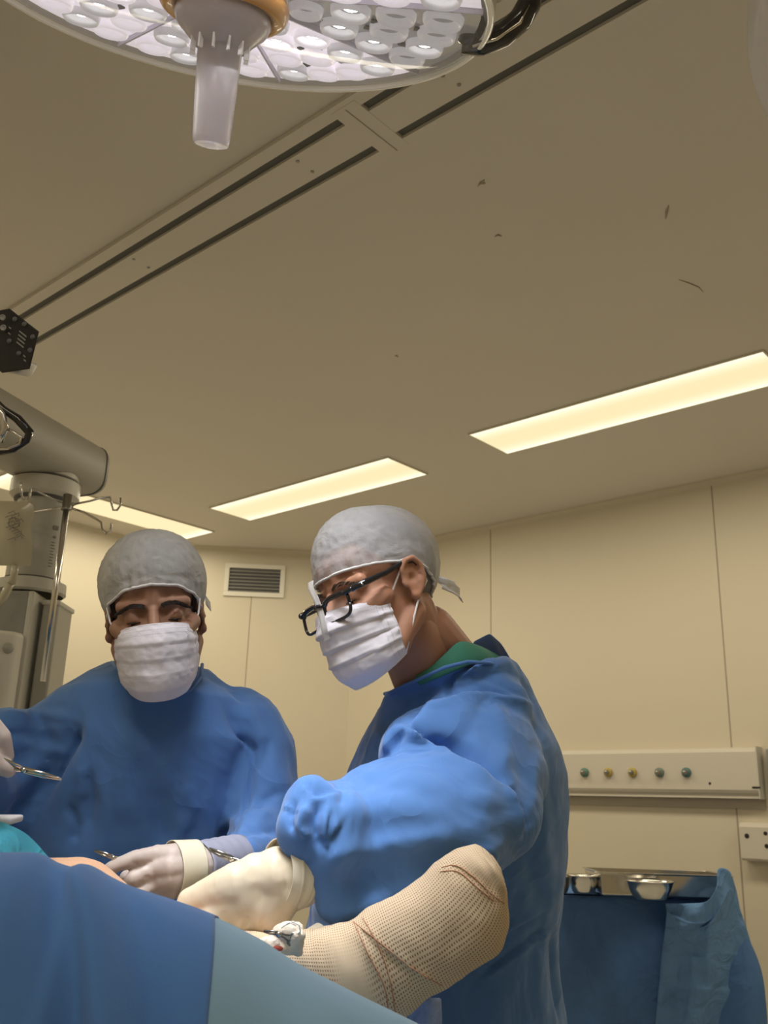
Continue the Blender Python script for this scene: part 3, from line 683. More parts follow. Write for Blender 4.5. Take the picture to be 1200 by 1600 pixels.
# ================================================================== PEOPLE
class Head:
    """axes: forward, towards the person's left, up"""
    def __init__(s, R, c, wide=1.0): s.R = np.array(R, float).T; s.c = np.array(c, float); s.w = wide
    def __call__(s, f, l, u): return s.c + s.R@np.array([f, l*s.w, u])
    def ax(s, *v): return s.R@np.array([v[0], v[1]*s.w, v[2]])
def head_geo(g, H, eo=0):
    E = lambda c, a, b, d: g.ell(H(*c), [H.ax(a, 0, 0), H.ax(0, b, 0), H.ax(0, 0, d)])
    Cp = lambda a, ra, b, rb: g.capsule(H(*a), ra, H(*b), rb, 14)
    E((-.014, 0, .042), .098, .076, .084); E((.026, 0, -.015), .064, .064, .090); E((.030, 0, -.070), .052, .054, .042); E((.0, 0, -.03), .06, .066, .06)
    Cp((.074, -.012, -.103), .017, (.074, .012, -.103), .017)
    Cp((.074, 0, .024), .018, (.070, 0, .050), .020)
    for s in (-1, 1):
        Cp((.081, s*.012, .020), .0105, (.066, s*.050, .020), .011); Cp((.052, s*.026, .048), .030, (.046, s*.030, .055), .028)
        Cp((.066, s*.040, -.024), .019, (.040, s*.060, -.012), .015)
        Cp((.035, s*.044, -.085), .018, (-.005, s*.060, -.045), .018); Cp((.070, s*.010, -.100), .016, (.035, s*.044, -.082), .017)
        Cp((.100, s*.010, -.034), .0072, (.094, s*.014, -.036), .007)
        Cp((.082, s*.018, -.066), .010, (.089, 0, -.062), .0095); Cp((.080, s*.016, -.074), .010, (.087, 0, -.072), .009)
        E((.0705, s*.032, .0), .0150, .0150, .0145)      # eyelids
        # ear
        pts = [(.010, .0785, .000), (.012, .082, .016), (.004, .086, .028), (-.010, .089, .030), (-.020, .090, .018), (-.021, .088, .0), (-.014, .084, -.016), (-.004, .081, -.026)]
        for a, b in zip(pts, pts[1:]): Cp((a[0], s*(a[1]-eo*(a[1]-.076)), a[2]), .0042, (b[0], s*(b[1]-eo*(b[1]-.076)), b[2]), .0042)
        E((-.004, s*.0805, .002), .018, .0045, .027); Cp((.001, s*.080, -.024), .0065, (-.001, s*.080, -.028), .006)
        Cp((-.004, s*.0825, .014), .003, (-.013, s*.085, -.006), .003); Cp((.012, s*.079, -.002), .0045, (.011, s*.080, -.008), .004)
    Cp((.090, 0, .010), .0075, (.108, 0, -.026), .0105); Cp((.106, 0, -.030), .0105, (.100, 0, -.036), .009)
def dent_head(me, H):
    co, no = arrays(me); L = (co-H.c)@H.R; L[:, 1] /= H.w
    for s in (-1, 1):
        for c, r, dep in (((.084, s*.028, .0085), .009, .004), ((.084, s*.017, .002), .008, .005), ((-.003, s*.086, .001), .0075, .006), ((.068, s*.034, -.014), .012, .002)):
            d = np.linalg.norm(L-np.array(c), axis=1); co -= H.ax(*( (1, 0, 0) if abs(c[1]) < .06 else (0, s, 0)))[None, :]*(dep*np.exp(-(d/r)**2))[:, None]
        # a thin lid line
        t = L-np.array([.0705, s*.032, 0]); d = np.abs(t[:, 2]+.006+ t[:, 1]**2*6); m = (np.linalg.norm(t, axis=1) < .020) & (t[:, 0] > .004)
        co -= H.ax(1, 0, 0)[None, :]*(np.where(m, .0016*np.exp(-(d/.0014)**2), 0))[:, None]
    me.vertices.foreach_set('co', co.ravel()); me.update(); return me
CR = np.array([-.014, 0, .042]); CA = np.array([.098, .076, .084])
def dome(H, off, edge, nth=96, nph=34, th0=0, th1=2*math.pi, bulge=None, close=True, amp=0, seed=0, cen=CR, axs=CA):
    """shell over the skull down to edge(theta), theta 0 = front, growing to the person's left"""
    pts = []
    for i in range(nth):
        th = th0+(th1-th0)*i/(nth if close else nth-1); ue = edge(th); se = max(-.98, min(.98, (ue-cen[2])/(axs[2]+off))); pe = math.asin(se)
        for j in range(nph):
            ph = math.pi/2*.995+(pe-math.pi/2*.995)*j/(nph-1); v = j/(nph-1)
            d = np.array([math.cos(th)*math.cos(ph), math.sin(th)*math.cos(ph), math.sin(ph)])
            o = off+(bulge(th, v) if bulge else 0)
            if amp:
                q = Vector((d*9).tolist())+Vector((seed, 0, 0)); o += amp*(.5-abs(noise.noise(q))*2.2)*min(1, 3*v)
                o += amp*.8*math.sin(th*26+3*math.sin(th*5+seed))*max(0, (v-.55)/.45)**1.5
            pts.append(H(*(cen+d*(axs+o))))
    return pts
def edge_tube(pts, nth, nph, r, close=True):
    e = [pts[i*nph+nph-1] for i in range(nth)]
    return e+[e[0]] if close else e

def make_mask(H, root, name_m, ties=True, seed=0, loops='ear', pleat=1.0):
    NT, NS = 46, 61; pts = []
    T = [0, .12, .25, .4, .55, .7, .85, 1.0]
    Uf = [-.010, -.020, -.034, -.052, -.071, -.091, -.110, -.126]
    Us = [-.022, -.028, -.037, -.050, -.064, -.078, -.090, -.100]
    Af = [.114, .118, .121, .119, .115, .113, .106, .088]
    Bf = [.064, .067, .069, .069, .068, .067, .064, .056]
    Ct = [.018, .018, .018, .018, .018, .018, .018, .014]
    for i in range(NT):
        t = i/(NT-1); uf, us, A, B, C0 = (np.interp(t, T, q) for q in (Uf, Us, Af, Bf, Ct))
        for j in range(NS):
            s = -1+2*j/(NS-1); ph = s*math.radians(80)
            k = abs(s)**2.1; u = uf*(1-k)+us*k
            f = C0+(A-C0)*math.cos(ph)**.85; l = B*math.copysign(abs(math.sin(ph))**.95, s)
            # pleats: open in the middle, gathered at the sides
            pl = 0
            for tp in (.30, .50, .68):
                tt = tp+(.10*(tp-.45))*k; dd = (t-tt)/.045
                pl += (.0035 if dd < 0 else -.0022)*math.exp(-abs(dd)*1.1)*(1-.55*k)
            q = Vector((s*3+seed, t*4, seed)); wr = .0022*noise.noise(q*1.4)+.0012*noise.noise(q*4)
            wr += .0016*math.sin(t*40+4*s)*max(0, abs(s)-.6)
            o = pl*pleat+wr*(.55+.45*pleat); f += o*math.cos(ph); l += o*math.sin(ph)
            pts.append(H(f, l, u))
    g = G().grid(pts, NT, NS); m = put('mask', g, M['mask'], root, solid=.0012)
    idx = lambda i, j: np.array(pts[i*NS+j])
    def out(p): d = p-H(.01, 0, -.06); return d/np.linalg.norm(d)
    g = G()
    for i0 in (4, 7):
        for j in range(2, NS-2):
            p = idx(i0, j); g.box(p+out(p)*.0006, (idx(i0, j+1)-p)*.45, (idx(i0+1, j)-p)*.3, out(p)*.0006)
    for j0 in (3, NS-4, 5, NS-6):
        for i in range(2, NT-2):
            p = idx(i, j0); g.box(p+out(p)*.0006, (idx(i, j0+1)-p)*.3, (idx(i+1, j0)-p)*.5, out(p)*.0006)
    put('stitching', g, M['stitch'], m, smooth=False)
    g = G().tube([idx(0, j) for j in range(NS)], .0011, 6); g.tube([idx(NT-1, j) for j in range(NS)], .0011, 6)
    for j0 in (0, NS-1): g.tube([idx(i, j0) for i in range(NT)], .0013, 6)
    put('edge_binding', g, M['mask'], m)
    for s, j0 in ((-1, 0), (1, NS-1)):
        p, q = idx(1, j0), idx(NT-2, j0)
        if loops == 'ear':
            a = H(.004, s*.081, .026); b = H(-.002, s*.082, -.030); c1 = H(-.024, s*.085, .018); c2 = H(-.026, s*.084, -.008)
            path = [p, (p+a)/2+out(p)*.001, a, H(-.014, s*.087, .028), c1, c2, b, (b+q)/2, q]
        else:
            path = [p, H(.045, s*.073, .0), H(.02, s*.079, .03), H(-.02, s*.082, .055)]
            put('tie', G().tube([q, H(.0, s*.068, -.075), H(-.04, s*.058, -.070)], .0022, 6), M['elastic'], m)
        put('ear_loop' if loops == 'ear' else 'tie', G().tube(path, .0016, 7), M['elastic'], m)
    return m

def make_hand(palm, fingers, thumb, wrist, voxel=.0024, extra=None, sm=4):
    """palm: metacarpal chains, fingers and thumb: joint chains of (point, radius)"""
    g = G()
    for ch in palm+fingers+[thumb]: g.chain(ch)
    for ch in wrist: g.chain(ch)
    if extra: extra(g)
    return remeshed(g, voxel, sm)

def brow(H, s, root, m, lift=0, n=170):
    g = G(); rnd = random.Random(5+s)
    for k in range(n):
        t = rnd.random(); l = s*(.012+.044*t); u = .0205+.004*math.sin(math.pi*min(1, t*1.1))-.005*t*t+lift+(rnd.random()-.5)*.0070*(1-.5*t)
        f = .0935-.019*t**2.0; p = H(f-.001, l, u); d = H.ax(.0, s*1., .35-.7*t); d = d/np.linalg.norm(d); o = H.ax(1, s*.35, 0)
        g.tube([p, p+d*.004+o*.0012, p+d*.0085+o*.0006], [.0005, .00045, .0001], 4)
    put('eyebrow', g, m, root)

def base_body(g, sk, off=np.zeros(3)):
    for ch in sk: g.chain([(np.asarray(p)+off, r) for p, r in ch])
def body_mesh(H, neck, skel):
    g = G(); head_geo(g, H, 1.1); g.chain(neck); fine = dent_head(remeshed(g, .0026, 3), H)
    g = G(); base_body(g, skel); coarse = remeshed(g, .012, 4)
    bm = bmesh.new(); bm.from_mesh(fine); bm.from_mesh(coarse); out = bpy.data.meshes.new('body'); bm.to_mesh(out); bm.free()
    return out
def lashes(H, root):
    for s in (-1, 1):
        c = np.array([.0705, s*.032, 0]); pts = []
        for a in np.linspace(-1.0, 1.0, 9):
            d = np.array([math.cos(a)*.93, math.sin(a), -.36-.10*(1-math.cos(a))]); d /= np.linalg.norm(d); pts.append(H(*(c+d*.0156)))
        e = put('eye', G().ell(H(*(c+np.array([.0005, 0, -.0022]))), [H.ax(.0116, 0, 0), H.ax(0, .0114, 0), H.ax(0, 0, .0108)]), M['eye'], root)
        d = np.array([.80, 0, -.52]); g = G().lathe(H(*(c+np.array([.0005, 0, -.0022]))), H.ax(*d), ((.0108, .0058), (.0120, .0050), (.0126, .0)), 18); put('iris', g, M['iris'], e)
        put('eyelash', G().tube(pts, [.0004]+[.0010]*7+[.0004], 6), M['hair'], root)

def interp_path(pts, n):
    pts = np.array(pts, float); d = np.r_[0, np.cumsum(np.linalg.norm(np.diff(pts[:, :2], axis=0), axis=1))]; t = np.linspace(0, d[-1], n)
    # smooth interpolation (Catmull-Rom)
    out = []
    for q in t:
        k = min(len(d)-2, max(0, int(np.searchsorted(d, q)-1))); u = (q-d[k])/(d[k+1]-d[k]); p0, p1, p2, p3 = pts[max(k-1, 0)], pts[k], pts[k+1], pts[min(k+2, len(pts)-1)]
        out.append(.5*((2*p1)+(-p0+p2)*u+(2*p0-5*p1+4*p2-p3)*u*u+(-p0+3*p1-3*p2+p3)*u**3))
    return np.array(out)

# ------------------------------------------------------------------ the surgeon on the right
HS = Head([[-.751, -.576, -.322], [.563, -.814, .142], [-.344, -.075, .936]], [-.0035, 1.4208, 1.6093])
def surgeon():
    foot = P(690, 1500, 1.56); foot[2] = 0
    root = thing('person', 'person in bright blue surgical gown with black glasses and white cap, leaning over the table', 'person', foot)
    D = 1.56
    hip = P(690, 1560, D); chest = P(720, 1230, D)
    nb = P(668, 1052, 1.50); nb2 = P(715, 1062, 1.53)
    skel = [[(HS(-.03, 0, -.06), .05), (nb, .058), (P(710, 1100, 1.54), .07)],
            [(P(715, 1140, D), .115), (P(705, 1260, D), .12), (P(690, 1420, D), .115), (hip, .12), (hip-np.array([0, 0, .12]), .12)],
            [(P(745, 1135, 1.46), .06), (P(770, 1262, 1.34), .045), (P(620, 1300, 1.26), .04), (P(490, 1350, 1.21), .024)],
            [(P(730, 1135, 1.68), .06), (P(690, 1300, 1.75), .045), (P(570, 1420, 1.60), .035), (P(505, 1475, 1.47), .026)],
            ] 
    for s in (-.075, .075):
        h = hip+np.array([.02, s, -.12]); skel.append([(h, .072), (np.array([h[0]+.0, h[1], .50]), .055), (np.array([h[0]+.03, h[1], .09]), .04)])
        a = np.array([h[0]+.03, h[1], .05]); skel.append([(a, .035), (a+np.array([-.15, -.03, -.015]), .028)])
    neck = [(HS(-.030, 0, -.035), .054), (P(648, 1015, 1.48), .052), (P(660, 1055, 1.50), .050), (P(700, 1100, 1.55), .055)]
    neckb = [(P(672, 985, 1.48), .040), (P(706, 1030, 1.50), .042), (P(740, 1090, 1.55), .05)]
    g = G(); head_geo(g, HS); g.chain(neck); g.chain(neckb); fine = dent_head(remeshed(g, .0026, 3), HS)
    g = G(); base_body(g, skel); coarse = remeshed(g, .012, 4)
    bm = bmesh.new(); bm.from_mesh(fine); bm.from_mesh(coarse); me = bpy.data.meshes.new('body'); bm.to_mesh(me); bm.free()
    put('body', me, M['skin'], root); lashes(HS, root); brow(HS, -1, root, M['browbrown'], -.001, 130); brow(HS, 1, root, M['browbrown'], -.001, 130)
    # hair under and below the cap
    def he(th):
        a = abs((th+math.pi) % (2*math.pi)-math.pi)      # 0 front, pi back
        return float(np.interp(a, [0, .7, 1.15, 1.35, 1.75, 2.1, math.pi], [.082, .080, .045, .020, .025, -.040, -.052]))
    put('hair', G().grid(dome(HS, .0022, he, 80, 26), 80, 26, cu=True), M['hairgrey'], root)
    # cap
    def ce(th):
        a = abs((th+math.pi) % (2*math.pi)-math.pi); return float(np.interp(a, [0, .5, 1.0, 1.35, 1.6, 2.0, 2.6, math.pi], [.040, .040, .036, .030, .032, .004, -.022, -.028]))
    def bu(th, v):
        b = .005*math.sin(math.pi*min(1, v*1.25))+.007*(1-v); bk = max(0, -math.cos(th)); return b+.002*bk*math.sin(math.pi*v)+.0045*max(0, math.cos(th))
    pts = dome(HS, .005, ce, 120, 36, bulge=bu, amp=.0020, seed=2); cap = put('cap', G().grid(pts, 120, 36, cu=True), M['cap'], root)
    put('cap_hem', G().tube(edge_tube(pts, 120, 36, 0), .0022, 7), M['hem'], cap)
    tail = [HS(-.080, .052, -.010), HS(-.098, .050, -.018), HS(-.116, .044, -.024), HS(-.126, .038, -.028)]
    g = G(); pp = []
    for i, p in enumerate(tail):
        for j in range(6): pp.append(p+HS.ax(0, 0, 1)*(-.010+.004*j)*(1+.3*i)+HS.ax(0, 1, 0)*.004*math.sin(j*1.7+i))
    put('cap_tie', g.grid(pp, 4, 6), M['hem'], cap, solid=.001)
    # thin band over the nose, standing in for a ghost double of the cap strap
    bl = [(.100, -.020, .046), (.104, -.018, .040), (.108, -.014, .034), (.111, -.006, .016), (.115, .001, .0), (.119, .006, -.014), (.123, .008, -.030), (.124, .008, -.048)]; pp = []
    for i, q in enumerate(bl):
        for j in range(5): pp.append(HS(q[0]+.0015*math.sin(j*1.4), q[1]-.007+.0030*j*1.1, q[2]))
    put('ghost_band', G().grid(pp, len(bl), 5), M['band'], cap, solid=.0006)
    make_mask(HS, root, 'mask', seed=1)
    # glasses
    gl = bpy.data.objects.new('glasses', None)
    def lensloop(s, k=1.0, off=0):
        out = []
        for a in np.linspace(0, 2*math.pi, 40, endpoint=False):
            ca, sa = math.cos(a), math.sin(a); x = math.copysign(abs(ca)**.55, ca)*.0265*k; z = math.copysign(abs(sa)**.6, sa)*.0175*k
            l = s*.0345+x; out.append(HS(.112-.9*max(0, abs(l)-.012)**1.0*.16+off-.10*z, l, -.010+z+.003*(z > 0)*0))
        return out
    g = G()
    for s in (-1, 1):
        L = lensloop(s); L2 = L+[L[0]]; rr = [(.0042 if 3 < i < 18 else .0026) for i in range(len(L2))]; g.tube(L2, rr, 8)
        g.capsule(HS(.108, s*.060, .0045), .0040, HS(.102, s*.069, .006), .0036)
    g.tube([HS(.113, -.0095, .001), HS(.1165, 0, .004), HS(.113, .0095, .001)], .0028, 8)
    frame = put('glasses', g, M['black_gloss'], root)
    for s in (-1, 1):
        pts = [HS(.102, s*.0695, .006), HS(.075, s*.0755, .011), (HS(.04, s*.079, .017)), HS(.006, s*.083, .026), HS(-.012, s*.086, .024), HS(-.028, s*.085, .004)]
        pp = [];
        o = put('temple_arm', G().tube(pts, [.0048, .0050, .0042, .0032, .0026, .0018], 8), M['black_gloss'], frame)
        L = lensloop(s, .96); g = G().add(L, [tuple(range(len(L)))]); put('spectacle_lens', g, M['lens'], frame, smooth=False)
    g = G()
    for f in (.086, .066): g.ell(HS(f, .0785-.0*f+(.0005 if f < .07 else -.0015), .0085+(.086-f)*.2), [HS.ax(.0022, 0, 0), HS.ax(0, .0012, 0), HS.ax(0, 0, .0022)], 10, 6)
    put('hinge_rivet', g, M['steel'], frame)
    # scrub collar
    ro = [[(648, 1056, 1.436), (674, 1040, 1.432), (698, 1018, 1.435), (717, 1002, 1.445), (745, 1007, 1.475), (795, 1032, 1.52), (800, 1030, 1.58)],
          [(650, 1063, 1.425), (682, 1047, 1.420), (708, 1027, 1.420), (730, 1014, 1.430), (757, 1018, 1.455), (800, 1040, 1.50), (806, 1040, 1.56)],
          [(655, 1072, 1.425), (690, 1058, 1.418), (722, 1045, 1.418), (748, 1035, 1.425), (775, 1038, 1.45), (806, 1055, 1.49), (815, 1060, 1.55)]]
    pp = []
    for row in ro:
        q = interp_path([(x, y) for x, y, d in row], 24); dd = np.interp(np.linspace(0, 1, 24), np.linspace(0, 1, 7), [d for x, y, d in row]); pp += [P(x, y, d) for (x, y), d in zip(q, dd)]
    put('scrub_collar', G().grid(pp, 3, 24), M['green'], root, solid=.003, sub=1)
    # gown
    g = G(); secs = [((650, 1062), (776, 1036), .075), ((612, 1080), (806, 1045), .10), ((590, 1100), (828, 1078), .13), ((575, 1130), (850, 1125), .165), ((560, 1165), (866, 1165), .195), ((545, 1210), (880, 1210), .205), ((525, 1260), (884, 1262), .205),
            ((505, 1330), (883, 1330), .20), ((487, 1400), (877, 1398), .185), ((480, 1450), (870, 1446), .172), ((478, 1530), (874, 1528), .18), ((476, 1620), (884, 1620), .19)]
    rings = [ring(P(*l, D), P(*r, D), h, 48) for l, r, h in secs]
    rings[0] = ring(P(606, 1078, 1.49), P(786, 1030, 1.53), .085, 48); rings[1] = ring(P(597, 1086, 1.50), P(806, 1042, 1.54), .105, 48)
    l, r = P(474, 1640, D), P(890, 1640, D)
    for z, k in ((.7, 1.04), (.38, 1.12)):
        a, b = l.copy(), r.copy(); a[2] = b[2] = z; m_ = (a+b)/2; a = m_+(a-m_)*k; b = m_+(b-m_)*k; rings.append(ring(a, b, .20*k, 48))
    g.loft(rings)
    g.chain([(P(735, 1128, 1.47), .075), (P(752, 1180, 1.41), .088), (P(748, 1262, 1.33), .088), (P(690, 1290, 1.285), .094), (P(610, 1306, 1.26), .100), (P(560, 1316, 1.24), .079), (P(518, 1298, 1.20), .058), (P(493, 1288, 1.18), .046), (P(480, 1294, 1.175), .040)])
    g.chain([(P(745, 1120, 1.46), .07), (P(700, 1150, 1.39), .062), (P(650, 1170, 1.35), .052)])
    g.chain([(P(520, 1285, 1.22), .058), (P(486, 1264, 1.19), .038), (P(477, 1284, 1.18), .035)])
    g.chain([(P(770, 1220, 1.39), .080), (P(770, 1290, 1.36), .055)])
    g.chain([(P(520, 1322, 1.172), .033), (P(519, 1372, 1.172), .030), (P(530, 1400, 1.18), .030), (P(590, 1385, 1.20), .035)])
    g.chain([(P(768, 1082, 1.50), .048), (P(775, 1112, 1.45), .06)])
    g.chain([(P(730, 1135, 1.68), .08), (P(690, 1300, 1.76), .08), (P(600, 1390, 1.62), .06), (P(525, 1455, 1.50), .042)])
    me = remeshed(g, .0052, 9)
    fl = [([(632, 1134), (660, 1150), (700, 1172), (745, 1195), (800, 1230)], 17, .019, 'step'),
          ([(800, 1225), (815, 1265), (820, 1300)], 14, .006, 'step'),
          ([(608, 1178), (612, 1150), (632, 1132)], 7, .010, 'ridge'), ([(640, 1158), (690, 1164), (750, 1192), (795, 1232)], 11, -.012, 'ridge'), ([(620, 1180), (622, 1160), (636, 1142)], 5, -.006, 'ridge'), ([(796, 1226), (812, 1262), (818, 1310)], 9, .007, 'step'),
          ([(612, 1180), (655, 1176), (697, 1174)], 10, .006, 'ridge'),
          ([(632, 1134), (668, 1098), (720, 1084), (762, 1082), (815, 1090)], 13, .011, 'step'),
          ([(694, 1082), (712, 1062), (738, 1042)], 10, -.007, 'ridge'), ([(700, 1074), (722, 1052), (745, 1036)], 8, .011, 'step'),
          ([(590, 1140), (620, 1120), (668, 1096)], 14, -.006, 'ridge'),
          ([(455, 1232), (500, 1212), (560, 1200), (640, 1178)], 12, .004, 'ridge'),
          ([(492, 1320), (520, 1335), (570, 1330), (680, 1310), (760, 1330), (800, 1312)], 18, .006, 'ridge'),
          ([(500, 1400), (590, 1375), (690, 1350), (760, 1320)], 26, -.007, 'ridge'),
          ([(486, 1412), (528, 1438), (592, 1410), (676, 1364)], 12, .006, 'ridge'),
          ([(500, 1246), (490, 1290), (503, 1335)], 8, -.013, 'ridge'), ([(478, 1256), (468, 1290), (480, 1312)], 5, .009, 'ridge'), ([(516, 1262), (510, 1300), (500, 1325)], 5, .008, 'step'), ([(462, 1250), (452, 1275), (454, 1300)], 4, -.008, 'ridge'), ([(474, 1226), (490, 1244), (530, 1240)], 6, .006, 'step'), ([(520, 1222), (540, 1236), (530, 1262)], 6, -.006, 'ridge'), ([(470, 1270), (440, 1262)], 4, .005, 'step'), ([(536, 1280), (515, 1310), (508, 1340)], 6, .006, 'step'),
          ([(520, 1240), (560, 1262), (640, 1262), (720, 1285)], 20, .004, 'ridge'),
          ([(750, 1130), (800, 1170), (830, 1230), (835, 1300)], 14, -.006, 'ridge'),
          ([(850, 1140), (842, 1200), (850, 1300), (860, 1380)], 12, .005, 'ridge'),
          ([(790, 1310), (830, 1350), (850, 1430)], 14, -.006, 'ridge'),
          ([(866, 1420), (800, 1450), (740, 1500), (700, 1520)], 9, .006, 'step'), ([(864, 1452), (836, 1466), (790, 1500), (750, 1530)], 8, -.006, 'step'),
          ([(862, 1460), (868, 1520), (878, 1600)], 4, -.008, 'ridge'), ([(838, 1478), (845, 1520), (850, 1600)], 9, .004, 'ridge'),
          ([(770, 1100), (790, 1150), (800, 1200)], 16, .005, 'ridge'), ([(640, 1220), (700, 1230), (790, 1262)], 16, .004, 'ridge'),
          ([(560, 1210), (600, 1230), (650, 1232)], 12, -.003, 'ridge'),
          ([(800, 1040), (830, 1080), (850, 1120)], 6, .004, 'ridge'), ([(740, 1060), (790, 1075), (835, 1100)], 10, .003, 'step')]
    folds(me, fl, .0036, 8, seed=3)
    gown = put('gown', me, M['gown'], root)
    # neckline binding and the flap standing up behind the neck
    nl = [(601, 1084), (610, 1082), (632, 1071), (662, 1058), (694, 1043), (730, 1034), (765, 1036), (798, 1048)]; dd = [1.475, 1.452, 1.425, 1.412, 1.408, 1.414, 1.435, 1.47]
    put('neck_binding', G().tube([P(x, y, d) for (x, y), d in zip(nl, dd)], .0028, 8), M['gown'], gown)
    fp = [[(738, 1003), (765, 989), (782, 1004)], [(740, 1010), (770, 1000), (792, 1020)], [(752, 1020), (782, 1022), (806, 1044)], [(770, 1045), (800, 1050), (825, 1078)]]
    pp = [];
    for i, row in enumerate(fp):
        for t in np.linspace(0, 1, 9):
            x = np.interp(t, [0, .5, 1], [q[0] for q in row]); y = np.interp(t, [0, .5, 1], [q[1] for q in row]); pp.append(P(x, y, 1.55+.02*i*0+.05*(1-t)-.03*t))
    put('neck_flap', G().grid(pp, 4, 9), M['gown'], gown, solid=.002, sub=1)
    # glove on the near hand
    d0 = 1.165
    K = [(300, 1410), (332, 1432), (364, 1450), (396, 1462)]; Wr = [(440, 1362), (444, 1371), (447, 1380), (448, 1389)]
    kd = [d0+.015, d0-.004, d0-.004, d0+.01]
    palm = [[(P(*a, 1.172), .026), (P((a[0]+b[0])/2, (a[1]+b[1])/2-2, d0-.001), .028), (P(*b, d), .0195)] for a, b, d in zip(Wr, K, kd)]
    fing = []
    for i, (b, d) in enumerate(zip(K, kd)):
        x, y = b; q = [(P(x, y, d), .0165), (P(x-38+i*8, y+34, d+.02), .0115), (P(x-50+i*12, y+62, d+.045), .010), (P(x-48+i*14, y+82, d+.065), .0085)]; fing.append(q)
    thumb = [(P(420, 1372, 1.20), .022), (P(352, 1392, 1.215), .017), (P(300, 1425, 1.235), .012), (P(275, 1455, 1.25), .010)]
    hand = make_hand(palm, fing, thumb, [[(P(460, 1357, 1.187), .031), (P(436, 1368, 1.172), .036)], [(P(400, 1366, 1.17), .026), (P(350, 1388, 1.18), .022)], [(P(444, 1380, 1.17), .032), (P(415, 1422, 1.165), .030)]], sm=14)
    folds(hand, [([(300, 1385), (360, 1362), (410, 1350)], 10, .001, 'ridge'), ([(386, 1432), (380, 1452)], 3, -.0025, 'ridge'), ([(352, 1422), (345, 1440)], 3, -.0015, 'ridge'), ([(412, 1432), (405, 1455)], 4, -.002, 'ridge'), ([(432, 1330), (446, 1365), (448, 1400)], 5, -.0015, 'ridge')], .0008, 25, seed=9)
    gv = put('glove', hand, M['glove'], root); tag(gv, 'cream latex glove')
    a, b = P(432, 1364, 1.170), P(478, 1354, 1.195); ax_ = b-a; L = np.linalg.norm(ax_); ax_ = ax_/L+np.array([0, 0, -.15]); ax_ /= np.linalg.norm(ax_); pr = []
    for i in range(60):
        t = i/59; pr.append((L*t*.98, .0400+.0030*math.sin(math.pi*t)+.0007*math.sin(t*t*3.4*2*math.pi)+(.0012 if .28 < t < .34 or .62 < t < .67 else 0)))
    cf = G().lathe(a, ax_, pr, 56); put('glove_cuff', cf, M['cuff'], gv, solid=.0015)
    # the far hand reaches down behind the drape
    far = make_hand([[(P(495, 1480, 1.45), .025), (P(450+6*i, 1505, 1.42), .018)] for i in range(4)], [[(P(450+6*i, 1505, 1.42-.016*i), .012), (P(425+6*i, 1525, 1.40-.016*i), .010), (P(410+6*i, 1543, 1.40-.016*i), .009)] for i in range(4)],
        [(P(470, 1500, 1.44), .014), (P(445, 1528, 1.46), .011), (P(430, 1543, 1.45), .009)], [[(P(512, 1468, 1.47), .03), (P(485, 1485, 1.45), .03)]], .003)
    put('glove', far, M['glove'], root)
surgeon()

